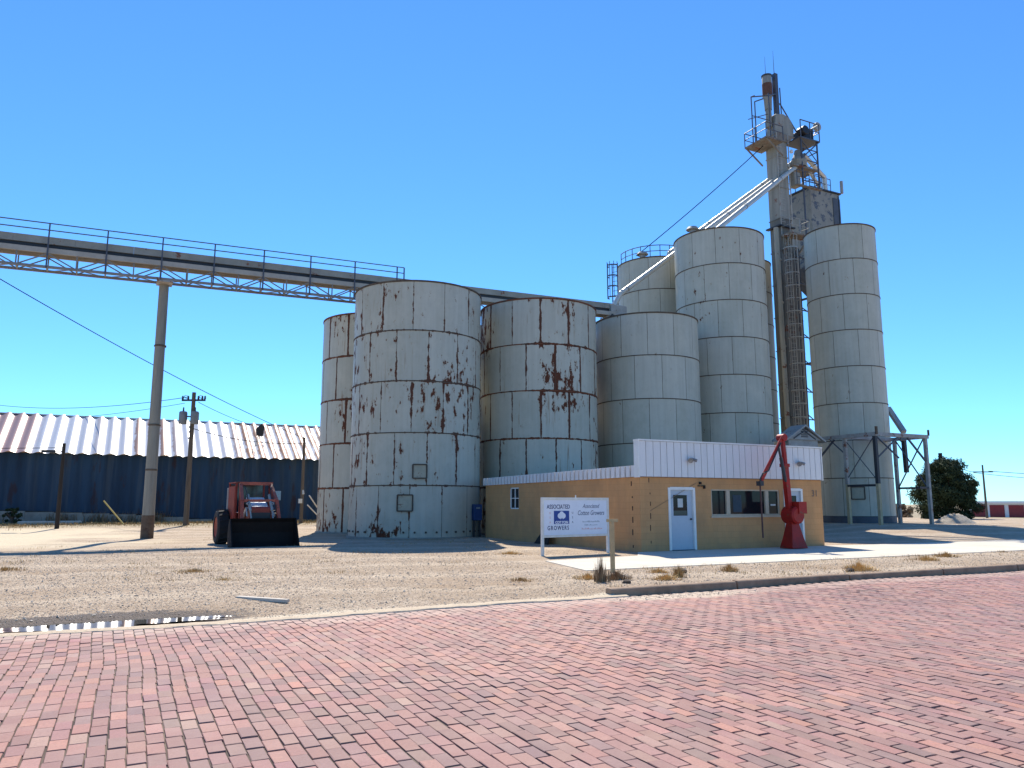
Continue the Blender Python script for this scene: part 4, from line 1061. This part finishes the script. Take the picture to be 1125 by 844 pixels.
    MB().box(18.02,18.1,FY-.06,FY,2.25,2.33).box(17.95,18.2,FY-.05,FY-.01,2.18,2.21).box(18.2,18.24,FY-.09,FY,2.1,2.22).build('wall_fixture', M['darkwood'], root)
    MB().tube((17.9,FY-.02,2.3),(15.9,FY-.015,1.35),.008,n=4).build('cable', M['tancable'], root)
    me = text_mesh('31', .34, bold=.004); put_text(me, 'house_number', M['numgrey'], root, Matrix.Translation((23.45-15.5,-.012,1.86)) @ Matrix.Rotation(R_(90),4,'X'))
    return root
building()
# dark board leaning on the side wall, and cabinet in the dark gap
t = MB().prism([(15.15,26.7,0.0),(15.15,27.8,0.0),(15.43,26.95,1.0),(15.43,26.75,1.05)], (-.05,0,.01)).build('leaning_board', M['darkwood'])
tag(t, 'dark tapered board leaning on the tan side wall behind the sign', 'board')
t = thing('electric_cabinet', (15.2,33.65,0), 'small blue steel cabinet on legs in the dark gap between the two rusty silos', 'cabinet')
MB().box(15.0,15.42,33.5,33.8,.8,1.55).build('cabinet_body', M['bluebox'], t, bevel=.02)
for q in (15.03,15.33): MB().box(q,q+.06,33.6,33.72,-.05,.8).build('leg', M['dark'], t)
MB().box(15.1,15.3,33.478,33.498,1.34,1.42).build('label_plate', M['transf'], t)

# ------------------------------------------------------------------ sign
def sign():
    L = 2.71; rz = math.atan2(.41, 2.68)
    root = thing('roadside_sign', (11.75,21.09,gzf(11.75,21.09)), 'white two-leg sign board with navy lettering and cotton boll emblem', 'sign', rz=rz)
    lg = .075
    for x in (0, L):
        MB().box(x-lg/2,x+lg/2,-.04,.04,-.15,1.78).build('leg', M['signframe'], root, local=True)
    MB().box(lg/2,L-lg/2,-.035,.035,1.70,1.78).box(lg/2,L-lg/2,-.035,.035,.55,.62).build('crossbars', M['signframe'], root, local=True)
    bd = MB().box(lg/2+.002,L-lg/2-.002,-.02,.02,.622,1.698).build('board', M['signface'], root, local=True)
    MB().tube((L*.5,0,1.78),(L*.5,0,1.86),.02,n=6).build('finial', M['signframe'], root, local=True)
    Rx = Matrix.Rotation(R_(90),4,'X'); yv = -.0225
    def txt(b, size, x, z, mat, shear=0, bold=0, space=1.0, al='LEFT', nm='lettering', sx=1.0):
        put_text(text_mesh(b, size, shear, bold, space, al), nm, mat, bd, Matrix.Translation((x,yv,z)) @ Matrix.Diagonal((sx,1,1,1)) @ Rx)
    txt('ASSOCIATED', .185, .16, 1.43, M['navy'], bold=.002, sx=.86)
    txt('GROWERS', .185, .18, .775, M['navy'], bold=.002, space=1.25, sx=.85)
    # emblem: blue panel, white boll, COTTON
    ex0, ex1, ez0, ez1 = .44, 1.06, .955, 1.365
    MB().box(ex0,ex1,-.026,-.0205,ez0,ez1).build('emblem_panel', M['logoblue'], bd, local=True, bevel=.002)
    b = MB()
    def disc(cx_, cz, r, y): 
        b.prism([(cx_+r*math.cos(R_(a)), y, cz+r*math.sin(R_(a))) for a in range(0,360,20)], (0,-.003,0))
    for i, (dx,dz,r) in enumerate(((0,.07,.09),(-.075,.02,.085),(.075,.02,.085),(0,-.03,.085))): disc(.75+dx,1.19+dz,r,-.0265-.0005*i)
    b.build('cotton_boll', M['signface'], bd, local=True)
    h = MB(); h.prism([(.75,-.032,1.03),(.66,-.032,1.12),(.70,-.032,1.10),(.72,-.032,1.15),(.75,-.032,1.11),(.78,-.032,1.15),(.80,-.032,1.10),(.84,-.032,1.12)], (0,-.002,0)); h.build('boll_husk', M['logoblue'], bd, local=True)
    put_text(text_mesh('COTTON', .115, 0, .005, 1.0, 'CENTER'), 'lettering', M['signface'], bd, Matrix.Translation((.75,-.0285,.968)) @ Matrix.Diagonal((1.05,1,1,1)) @ Rx)
    for i, ch in enumerate('USA'):
        txt(ch, .095, .29, 1.27-i*.145, M['fadedred'], nm='lettering', al='CENTER'); txt(ch, .095, 1.2, 1.27-i*.145, M['script'], nm='lettering', al='CENTER')
    txt('Associated', .19, 1.62, 1.45, M['script'], shear=.35, bold=.0, sx=.84)
    txt('Cotton Growers', .215, 1.40, 1.225, M['script'], shear=.3, bold=.001, sx=.77)
    # weathered small print, no longer legible: broken strokes
    def strokes(x0, x1, z, mat, hh):
        m = MB(); x = x0
        while x < x1:
            w_ = random.uniform(.02,.05); m.box(x,x+w_,-.0222,-.0205,z+random.uniform(0,.012),z+hh*random.uniform(.5,1)); x += w_+random.uniform(.012,.03)
        m.build('small_print', mat, bd, local=True)
    strokes(1.62,2.35,.99,M['faded'],.06); strokes(1.7,2.22,.885,M['faded'],.055); strokes(1.58,2.42,.765,M['fadedred'],.06)
sign()
t = thing('marker_post', (10.46,15.4,0), 'thin tan post with a short crosspiece standing beside the sign', 'post')
MB().box(10.42,10.5,15.36,15.44,-.1,1.16).build('post', M['tanpost'], t)
MB().box(10.32,10.62,15.37,15.43,1.163,1.23).build('crosspiece', M['tanpost'], t)

# ------------------------------------------------------------------ red truck probe
def probe():
    x, y = 21.45, 20.25
    root = thing('grain_probe', (x,y,.035), 'bright red truck grain probe crane standing before the second door', 'probe crane')
    b = MB(); z0 = .035
    def ring(hw, z): return [(x-hw,y-hw*.8,z),(x+hw,y-hw*.8,z),(x+hw,y+hw*.8,z),(x-hw,y+hw*.8,z)]
    lv = [ring(.37,z0), ring(.27,z0+.38), ring(.16,z0+.9)]
    for a, c in zip(lv, lv[1:]):
        for i in range(4): b.quad(a[i],a[(i+1)%4],c[(i+1)%4],c[i])
    b.quad(*lv[2]); b.quad(*lv[0][::-1]); b.build('pedestal', M['red'], root)
    MB().lathe([(0,-.3),(.25,-.3),(.31,-.25),(.31,.25),(.25,.3),(0,.3)], (x+.02,y,z0+1.15), 20, 'y').box(x+.0,x+.38,y-.34,y+.2,z0+1.2,z0+1.62).build('slew_drum', M['red'], root, smooth=False)
    mast = MB().bar((x-.12,y,z0+1.1),(x-.22,y,2.95),.18,.17).bar((x-.20,y,2.9),(x-.28,y,3.95),.12,.12).build('mast', M['red'], root)
    MB().box(x-.36,x-.1,y-.12,y+.12,2.88,3.0).build('mast_collar', M['red'], mast)
    tip = (x-1.55,y-.1,2.28); top = (x-.32,y-.05,3.95)
    arm = MB().bar(top,tip,.095,.085).tube((top[0]-.1,y-.14,top[2]+.02),(tip[0]-.02,y-.18,tip[2]+.18),.035,n=8)
    ao = arm.build('arm', M['red'], root)
    MB().lathe([(0,-.15),(.13,-.15),(.13,.15),(0,.15)], (x-.3,y,3.93), 14, 'y').build('pivot', M['red'], ao, smooth=True)
    MB().path([(top[0]-.25,y-.2,3.72),(x-1.25,y-.22,2.72),(x-1.5,y-.2,2.62),(x-1.62,y-.18,2.42),(x-1.52,y-.14,2.2)], .025, 8).build('hose', M['black'], ao, smooth=True)
    MB().tube((x-.58,y-.1,3.55),(x-.32,y-.1,2.35),.04,n=8).tube((x-.5,y-.1,3.2),(x-.34,y-.1,2.4),.06,n=8).build('cylinder', M['dark'], root, smooth=True)
    MB().tube(tip,(x-1.53,y-.1,.42),.028,n=8).build('probe_tube', M['probedark'], root, smooth=True)
    MB().box(x-1.63,x-1.47,y-.2,y,2.2,2.36).build('tip_bracket', M['dark'], ao)
probe()

# ------------------------------------------------------------------ steel loading frame on the right
def frame():
    root = thing('loading_frame', (38.45,29.85,.37), 'open grey steel loading frame on cream posts before the slender silo', 'steel frame')
    P = {'a':(38.45,29.85),'b':(38.55,32.0),'c':(38.8,34.4),'d':(42.86,31.9),'e':(42.87,29.85)}
    zt = 5.62
    for k, (x,y) in P.items():
        z0 = gzf(x,y)-.1
        p = MB().box(x-.09,x+.09,y-.09,y+.09,z0,zt-.2).build('post', M['framepost'] if k in 'ab' else M['steel'], root)
        if k in 'ab':
            MB().box(x-.095,x+.095,y-.095,y+.095,2.7,zt-.21).build('upper_post', M['steel'] if k == 'b' else M['dark'], p)
    m = MB()
    m.box(38.35,38.55,29.7,38.5,zt-.2,zt+.02); m.box(38.56,43.1,29.75,29.93,zt-.2,zt+.02); m.box(42.78,42.95,29.94,34,zt-.2,zt+.01); m.box(38.56,42.77,31.9,32.05,zt-.2,zt+.01)
    m.build('top_beams', M['steel'], root)
    for b_ in ((38.4,38.5,29.95,31.9,2.55,2.68),(42.8,42.94,30,31.8,2.45,2.57),(42.0,42.78,29.8,29.92,2.45,2.57)): MB().box(*b_).build('side_rail', M['dark'], root)
    br = MB()
    def X(a, b, z0, z1, w=.06): br.bar((*a,z0),(*b,z1),w); br.bar((*a,z1),(*b,z0),w)
    X((42.87,29.98),(42.86,31.8),2.6,5.4); X((38.6,29.85),(40.4,29.85),4.2,5.4,.07)
    br.bar((42.75,29.86,4.1),(41.3,29.86,5.4),.09); br.bar((38.55,32,3.0),(38.45,30,5.3),.04); br.bar((38.6,32.0,5.3),(38.5,30.0,3.0),.035)
    br.bar((38.75,34.3,4.2),(38.6,32.8,5.4),.09); br.bar((38.55,32.15,4.6),(38.6,33.1,5.4),.06)
    br.build('cross_braces', M['railing'], root)
    MB().box(38.3,38.45,29.62,29.7,5.5,5.95).box(43.05,43.12,29.7,29.8,5.6,5.95).build('corner_stubs', M['polebase'], root)
    # down spout that comes out of the silo and hangs below the frame
    t2 = thing('load_spout', (44.0,32.1,3.5), 'grey loadout spout leaving the slender silo and hanging dark below the steel frame', 'spout')
    MB().bar((44.9,33.7,7.8),(44.03,32.05,6.05),.3,.24).build('chute', M['galv'], t2)
    MB().bar((43.6,32.1,5.75),(44.0,32.07,5.5),.26).bar((43.98,32.07,5.6),(44.01,32.06,3.5),.22).build('drop_pipe', M['dark'], t2)
frame()
# gabled dump shed behind the parapet
t = thing('dump_shed', (34.45,32.4,.2), 'small grey gable roofed dump shed behind the right end of the parapet', 'shed')
MB().box(33.3,35.6,31.4,32.15,.2,5.15).build('walls', M['galv'], t)
g = MB().prism([(33.1,31.3,5.15),(35.8,31.3,5.15),(34.45,31.3,5.8)], (0,.9,0)); g.build('gable', M['dumpgrey'], t)
g = MB().prism([(32.9,31.15,5.03),(34.45,31.15,5.9),(36.0,31.15,5.03),(36.0,31.15,5.13),(34.45,31.15,6.01),(32.9,31.15,5.13)], (0,1.1,0)); g.build('roof', M['galv'], t)
l = MB()
for i in range(5): l.box(34.2,34.7,31.26,31.295,5.3+i*.1,5.35+i*.1)
l.bar((33.6,31.28,5.2),(34.45,31.28,5.66),.05); l.bar((35.3,31.28,5.2),(34.45,31.28,5.66),.05)
l.build('louvre', M['dark'], t)
M_d = None

# ------------------------------------------------------------------ blue shed
def shed():
    X0, X1, YF = -34., 15.2, 58.6; pitch = .82; run, yo = 5.0, .55
    root = thing('corrugated_shed', (-9,58.6,.3), 'long blue corrugated metal shed with a white rusting corrugated roof', 'shed')
    # wall
    nx = int((X1-X0)/pitch*10); xs_ = np.linspace(X0, X1, nx); v = []; f = []
    for x in xs_:
        y = YF+.06*math.sin(2*math.pi*x/pitch)
        zb = np.interp(x, [-34,-7,2,7,15.2],[1.25,1.2,.85,.38,.3]); v += [(x,y,zb),(x,y,4.85)]
    for i in range(nx-1): f.append((2*i,2*i+2,2*i+3,2*i+1))
    m = MB(); m.v = v; m.f = f; m.build('wall', M['bluewall'], root, smooth=True)
    MB().box(X0,X1,YF+.1,YF+.15,.2,4.8).build('wall_backing', M['dark'], root)
    MB().box(X1-.02,X1,YF+.16,YF+10,.2,4.8).build('end_wall', M['bluewall'], root)
    # foundation with a stepped, broken top
    fd = MB(); x = X0
    while x < 7.2:
        L = 1.6; zt = np.interp(x+L/2, [-34,-7,2,7],[1.22,1.17,.82,.36])-.01
        fd.box(x,x+L-.01,YF-.22+rng.normal(0,.01),YF+.09,-.1,zt-.02*rng.uniform()); x += L
    fd.build('foundation', M['conc'], root)
    # roof: sine corrugation running up the slope
    def slope(sg, name):
        v = []; f = []; nx = int((X1-X0+.6)/pitch*12); xs_ = np.linspace(X0-.3, X1+.3, nx)
        ye, ze = YF-yo, 4.83; yr, zr = YF+run, 7.85
        if sg < 0: ye = YF+2*run+yo
        steps = 4
        ln = math.hypot(yr-ye, zr-ze); ny, nz = -(zr-ze)/ln*(1 if sg > 0 else -1), abs(yr-ye)/ln
        for x in xs_:
            w_ = math.sin(2*math.pi*x/pitch); h_ = .062*w_
            for k in range(steps+1):
                u = k/steps; v.append((x, ye+(yr-ye)*u+ny*h_, ze+(zr-ze)*u+nz*h_))
        q = steps+1
        for i in range(nx-1):
            for k in range(steps): f.append((i*q+k,(i+1)*q+k,(i+1)*q+k+1,i*q+k+1))
        m = MB(); m.v = v; m.f = f; return m.build(name, M['galvroof'], root, smooth=True)
    slope(1,'roof'); slope(-1,'roof_back')
    MB().box(X0-.3,X1+.3,YF+run-.1,YF+run+.1,7.80,7.86).build('ridge_cap', M['galvl'], root)
shed()
t = thing('roof_tripod', (8.9,57.6,4.9), 'black cowl on a pale steel A-frame standing on the blue shed roof', 'vent')
m = MB()
for dx in (-.55,.55): m.bar((8.9+dx,57.9,5.0),(8.9+dx*.15,58.0,6.5),.05)
m.bar((8.55,57.92,5.7),(9.25,57.92,5.7),.05); m.bar((8.9,59.5,5.8),(8.9,58.0,6.5),.05); m.build('stand', M['galvl'], t)
m = MB().prism([(8.68,57.85,6.45),(9.1,57.85,6.4),(9.18,57.85,7.1),(8.95,57.85,7.3),(8.72,57.85,7.05),(8.6,57.85,6.95)], (0,.35,0)); m.build('cowl', M['black'], t)

# ------------------------------------------------------------------ utility poles and wires
def upole(x, y, h, r, mat, label, arm=None, group='timber utility poles'):
    z0 = gzf(x,y); t = thing('utility_pole', (x,y,z0), label, 'utility pole', group)
    MB().tube((x,y,z0-.1),(x,y,h),r,r*.68,n=14).build('pole', mat, t, smooth=True)
    return t
t = upole(3.9,52.6,8.6,.17,M['wood'],'timber pole carrying two grey transformers before the blue shed')
d = Vector((.892,-.452,0))
m = MB().bar(Vector((3.9,52.6,8.1))-d*.75,Vector((3.9,52.6,8.1))+d*.75,.09,.11); ca = m.build('crossarm', M['darkwood'], t)
m = MB()
for q in (-.7,-.35,.3,.55,.72): m.lathe([(.05,0),(.07,.05),(.05,.1),(.07,.15),(.03,.22)], tuple(Vector((3.9,52.6,8.16))+d*q), 10)
for q in (-.5,.45): m.path([Vector((3.9,52.6,8.3))+d*q+Vector((.0,-.1,.1*math.sin(a*.9))) + d*.12*math.cos(a) for a in range(7)], .018, 5)
m.build('insulators', M['dark'], ca)
for q in (-.62,.12):
    p = Vector((3.9,52.35,6.55))+d*q
    tr = MB().lathe([(0,0),(.23,0),(.25,.05),(.25,.72),(.2,.8),(0,.82)], tuple(p), 18).build('transformer', M['transf'], t, smooth=True)
    MB().lathe([(.045,0),(.06,.08),(.04,.14),(.05,.2),(.02,.28)], (p.x,p.y,p.z+.8), 10).build('bushing', M['dark'], tr)
    MB().bar((p.x,p.y+.2,p.z+.5),(3.9,52.6,p.z+.5),.08).build('bracket', M['dark'], tr)
for zz in (5.6,6.0,6.3): MB().box(3.7,3.78,52.4,52.6,zz,zz+.12).build('insulator_spool', M['insul'], t)
t = upole(-2.9,50.25,4.95,.12,M['darkwood'],'short dark pole with a flat lamp arm at the left edge')
m = MB().bar((-2.9,50.25,4.5),(-3.5,50.5,4.5),.05).box(-4.0,-3.3,50.3,50.65,4.42,4.56); m.build('lamp_arm', M['black'], t)
t = upole(11.2,53.7,6.1,.13,M['wood'],'weathered timber pole beside the far left rusty silo')
MB().bar((11.2,53.7,2.6),(11.25,53.55,2.2),.12).lathe([(0,0),(.14,0),(.14,.3),(0,.3)],(11.05,53.5,1.6),10).build('meter', M['galvl'], t)
wire('power_line', (-6.2,35,11.1), (11.2,53.7,6.0), .35, .02, 'dark service wire sloping across the sky from the upper left to the third pole','wire')
wire('power_line', (3.9,52.5,6.3), (11.2,53.7,5.7), .35, .022, 'drooping wire strung from the transformer pole to the shorter pole','wire')
wire('power_line', (-14.2,91.3,11.7), (3.6,52.7,8.3), .8, .02, 'faint upper wire leaving the transformer pole towards the left','wire')
wire('power_line', (-16,88,9.8), (3.4,52.8,7.9), .8, .016, 'faint lower wire leaving the transformer pole towards the left','wire')
wire('power_line', (4.2,52.7,8.0), (9.0,62.5,7.6), .1, .018, 'short wire from the transformer pole to the shed ridge','wire')
wire('power_line', (-2.9,50.25,4.7), (-20,52,4.6), .15, .018, 'thin wire running left from the short dark lamp pole','wire')
o = MB().tube((.5,53.9,gzf(.5,53.9)-.05),(-.75,54.5,1.75),.045,n=8).build('guy_guard', M['yellow']); tag(o, 'slanting yellow guy wire guard on the verge before the shed', 'guy guard')
o = MB().box(-5.3,-1.9,55.6,56.1,.1,.52).build('concrete_slab', M['plank'], bevel=.03); tag(o, 'long pale concrete slab lying in the weeds before the shed', 'slab')
t = thing('meter_stand', (12.0,51.5,.2), 'grey meter box on a post with two pale pipe braces beside the rusty left silo', 'meter box')
MB().box(11.95,12.05,51.45,51.55,-.1,2.6).build('post', M['steel'], t)
MB().box(11.82,12.15,51.25,51.44,1.5,2.3).build('box', M['galv'], t, bevel=.02)
MB().tube((11.0,51.0,1.5),(12.0,51.4,.6),.04,n=6).tube((11.1,51.0,2.1),(11.9,51.4,1.1),.04,n=6).build('brace', M['galvl'], t)

# right-hand distance
t = thing('utility_pole', (109.5,67.8,gzf(109.5,67.8)), 'distant utility pole with crossarm above the red storage units', 'utility pole', 'timber utility poles')
MB().tube((109.5,67.8,-.8),(109.5,67.8,7.0),.17,.11,n=10).build('pole', M['wood'], t)
MB().bar(Vector((109.5,67.8,6.0))-d*1.4,Vector((109.5,67.8,6.0))+d*1.4,.14).build('crossarm', M['wood'], t)
o = MB().tube((62.6,42.3,0),(62.6,42.3,5.85),.16,n=10).build('timber_post', M['darkwood']); tag(o, 'dark post top sticking up behind the juniper crown', 'post')
wire('power_line', (62.6,42.3,5.6), (109.5,67.8,6.1), .6, .03, 'wire from the post behind the juniper to the distant pole','wire')
wire('power_line', (109.5,67.0,6.1), (150,60,7.0), .8, .04, 'upper far wire running off the right edge from the distant pole','wire')
wire('power_line', (108.3,68.4,5.9), (150,62,5.6), .8, .035, 'lower far wire running off the right edge from the distant pole','wire')
def storage():
    t = thing('storage_building', (134,80,-.75), 'low storage unit row with red roller doors and white pillars at the far right', 'storage building')
    zb = -.85; y = 86.
    MB().box(134,142,40,86,zb,1.55).build('walls', M['white'], t)
    MB().box(133.5,142.5,39.5,86.5,1.55,1.95).build('roof', M['white'], t)
    k = 0
    while y > 44:
        MB().box(133.9,133.99,y-2.9,y-.45,zb,1.3).build('roller_door', M['storwall'], t); y -= 3.2
storage()
def heap():
    t = []; m = MB(); n = 22; ny = 16; r_ = np.random.default_rng(4)
    for j in range(ny+1):
        for i in range(n):
            a = 2*math.pi*i/n; u = j/ny
            rx, ry = 1.75, 1.2; rr = u*(1+.1*math.sin(3*a)+.05*math.sin(7*a+1))
            m.v.append((46.2+rx*rr*math.cos(a)*1.0+.9*0, 30.6+ry*rr*math.sin(a), .33+.62*(1-u*u)**1.4*(1+.06*r_.normal())-.08*u))
    for j in range(ny):
        for i in range(n):
            q = (i+1)%n; m.f.append((j*n+i,j*n+q,(j+1)*n+q,(j+1)*n+i))
    o = m.build('gravel_pile', M['heap'], smooth=True); tag(o, 'low pale gravel heap in front of the juniper', 'gravel pile')
heap()
o = MB().prism([(1.92,14.28,-.03),(2.62,13.42,-.03),(2.68,13.5,-.03),(2.0,14.38,-.03)], (0,0,.05)).build('plank', M['plank']); tag(o, 'bleached plank lying on the gravel near the puddle', 'plank')
def rock(x, y, s_, label):
    bm = bmesh.new(); bmesh.ops.create_icosphere(bm, subdivisions=2, radius=s_)
    for v in bm.verts: v.co *= 1+.35*mnoise.noise(v.co*3/s_*.4+Vector((x,y,0))); v.co.z *= .65
    me = bpy.data.meshes.new('rock'); bm.to_mesh(me); bm.free(); me.materials.append(M['bark'])
    o = bpy.data.objects.new('rock', me); COL.objects.link(o); o.location = (x,y,gzf(x,y)+s_*.2); tag(o, label, 'rock', 'loose rocks')
rock(11.8,14.55,.13,'dark rock in the verge left of the window tuft')
rock(9.3,13.2,.09,'dark rock at the start of the kerb beside the tall dead grass')
rock(15.6,13.05,.1,'dark rock on the kerb beside the large golden dome of straw')

# ------------------------------------------------------------------ loader tractor
def loader():
    rz = R_(-86.9)
    root = thing('loader_tractor', (4.83,32.4,gzf(4.83,32.4)), 'old red front loader tractor with a wide black bucket lowered to the ground', 'loader', rz=rz)
    def B(mb, name, mat, parent=root, **k): return mb.build(name, mat, parent, local=True, **k)
    # bucket: open to the front
    hw = 1.22
    prof = [(2.75,.03),(2.05,.05),(1.88,.2),(1.82,.55),(1.95,.95),(2.12,1.08)]
    b = MB(); n = len(prof)
    for i in range(n-1):
        (x0,z0),(x1,z1) = prof[i],prof[i+1]
        dx, dz = x1-x0, z1-z0; l = math.hypot(dx,dz); nx_, nz_ = dz/l*.04, -dx/l*.04
        b.v += []
        k = len(b.v); b.v += [(x0,-hw,z0),(x1,-hw,z1),(x1,hw,z1),(x0,hw,z0),(x0-abs(nx_),-hw,z0-.03),(x1-abs(nx_),-hw,z1-.03),(x1-abs(nx_),hw,z1-.03),(x0-abs(nx_),hw,z0-.03)]
        b.f += [tuple(k+i for i in q) for q in ((0,1,2,3),(7,6,5,4),(0,4,5,1),(1,5,6,2),(2,6,7,3),(3,7,4,0))]
    for y in (-hw,hw-.04): b.prism([(x,y,z) for x,z in prof], (0,.04,0))
    bk = B(b,'bucket',M['bucket'])
    B(MB().box(2.7,2.83,-hw,hw,.012,.06),'cutting_edge',M['steel'],bk)
    # wheels
    def wheel(x, y, r, w, name='wheel'):
        t_ = MB().lathe([(r*.62,-w/2),(r*.9,-w/2),(r,-w*.36),(r,w*.36),(r*.9,w/2),(r*.62,w/2)], (x,y,r), 32, 'y')
        for i in range(18):
            a = 2*math.pi*i/18
            t_.bar((x+r*1.0*math.cos(a),y-w*.42,r+r*math.sin(a)),(x+r*math.cos(a+.12),y+w*.42,r+r*math.sin(a+.12)),.05,.06)
        o = B(t_,name,M['rubber'],smooth=True)
        B(MB().lathe([(0,-w*.3),(r*.25,-w*.32),(r*.6,-w*.45),(r*.63,0),(r*.6,w*.45),(r*.25,w*.32),(0,w*.3)], (x,y,r), 24, 'y'),'rim',M['loaderred'],o,smooth=True)
    for sy in (-1,1): wheel(-1.15,sy*.95,.68,.46); wheel(1.0,sy*.86,.42,.3)
    # chassis, hood, grille
    B(MB().box(-1.5,1.7,-.36,.36,.45,.8),'chassis',M['loaderred'],bevel=.03)
    h = B(MB().box(.1,1.55,-.40,.40,.8,1.5),'hood',M['loaderred'],bevel=.06)
    B(MB().box(1.55,1.6,-.36,.36,.85,1.28),'grille',M['black'],h)
    B(MB().prism([(1.32,-.34,1.46),(.35,-.34,1.86),(.35,-.34,1.82),(1.3,-.34,1.42)],(0,.68,0)),'white_hood_cover',M['white'],h)
    B(MB().box(-1.7,-.9,-.55,.55,.8,1.25),'rear_body',M['loaderred'],bevel=.04)
    B(MB().box(-.75,-.2,-.28,.28,1.0,1.15).box(-.85,-.72,-.28,.28,1.1,1.6),'seat',M['black'],bevel=.04)
    B(MB().lathe([(.2,-.02),(.23,0),(.2,.02)], (-.05,0,1.55), 18),'steering_wheel',M['black'])
    # cab frame
    c = MB()
    for x in (-1.25,.15):
        for y in (-.68,.68): c.bar((x,y,.8),(x,y,2.42),.065)
    c.box(-1.32,.2,-.72,.72,2.42,2.47)
    B(c,'cab_frame',M['loaderred'])
    B(MB().box(-1.3,-1.27,-.63,.63,1.3,2.38),'rear_glass',M['glass2'])
    B(MB().box(-1.2,.1,-.73,-.69,.95,2.3),'side_panel',M['loaderred'])
    B(MB().box(-1.35,-1.29,-.76,-.69,1.0,2.25),'side_edge',M['galvl'])
    B(MB().box(.1,.16,.78,1.06,1.75,2.12),'mirror_panel',M['mirror'],bevel=.01)
    B(MB().bar((.12,.7,2.0),(.13,.76,2.0),.05),'mirror_bracket',M['dark'])
    # loader arms, rising from the uprights and coming down to the bucket
    for sy in (-1,1):
        y = sy*.56
        up = B(MB().bar((.45,y,.6),(.38,y,2.35),.10,.09),'loader_upright',M['loaderred'])
        a = MB().bar((.38,y*1.02,2.38),(1.25,y*1.15,1.72),.12,.09).bar((1.2,y*1.15,1.77),(1.77,y*1.28,.64),.12,.09)
        B(a,'loader_arm',M['loaderarm'])
        B(MB().tube((.5,y*.8,1.0),(1.25,y*.85,1.45),.055,n=10).tube((1.25,y*.85,1.45),(1.55,y*.9,1.15),.03,n=8),'lift_cylinder',M['galvl'],smooth=True)
        B(MB().tube((1.0,y*.72,1.95),(1.6,y*.72,1.35),.055,n=10).tube((1.6,y*.72,1.35),(1.84,y*.72,1.05),.03,n=8),'tilt_cylinder',M['steel'],smooth=True)
        B(MB().path([(.5,y*.9,2.3),(.8,y*.85,2.25),(1.1,y*.8,1.95),(1.4,y*.8,1.6)],.018,6),'hose',M['black'])
        B(MB().lathe([(0,0),(.055,.01),(.06,.08),(0,.09)],(1.3,sy*.46,1.62),12,'x'),'headlight',M['lampmetal'],smooth=True)
    B(MB().box(.33,.45,-.6,.6,2.34,2.46).box(1.2,1.3,-.58,.58,1.68,1.78),'cross_tubes',M['loaderarm'])

loader()

# ------------------------------------------------------------------ light, sky, camera
EL, AZ = R_(51), R_(18.9)          # azimuth measured from +Y towards +X
w = bpy.data.worlds.new('World'); SC.world = w; w.use_nodes = True; nt = w.node_tree
sky = nt.nodes.new('ShaderNodeTexSky'); sky.sky_type = 'NISHITA'; sky.sun_disc = False
sky.sun_elevation = EL; sky.sun_rotation = AZ; sky.air_density = 1.0; sky.dust_density = 0.; sky.ozone_density = 4.; sky.altitude = 1100
tint = nt.nodes.new('ShaderNodeMix'); tint.data_type = 'RGBA'; tint.blend_type = 'MULTIPLY'; tint.inputs[0].default_value = 1; tint.inputs[7].default_value = (.54, .97, 1.32, 1)
nt.links.new(sky.outputs[0], tint.inputs[6]); nt.links.new(tint.outputs[2], nt.nodes['Background'].inputs[0])
nt.nodes['Background'].inputs[1].default_value = .12
sun = bpy.data.lights.new('sun', 'SUN'); sun.energy = 5.0; sun.angle = R_(.5); sun.color = (1, .935, .83)
so = bpy.data.objects.new('sun', sun); COL.objects.link(so)
dv = Vector((math.sin(AZ)*math.cos(EL), math.cos(AZ)*math.cos(EL), math.sin(EL)))
so.rotation_euler = dv.to_track_quat('Z', 'Y').to_euler(); so.location = dv*100
cam = bpy.data.cameras.new('camera'); co = bpy.data.objects.new('camera', cam); COL.objects.link(co)
cam.sensor_width = 36; cam.lens = 36*845/1125; cam.clip_end = 6000; cam.clip_start = .05
co.location = (0, 0, 1.6); co.rotation_euler = (R_(90)+math.atan((553-422)/845), 0, -R_(26.9))
SC.camera = co
SC.view_settings.view_transform = 'Standard'; SC.view_settings.look = 'None'; SC.view_settings.gamma = 1; SC.view_settings.exposure = .48
SC.view_settings.use_curve_mapping = False
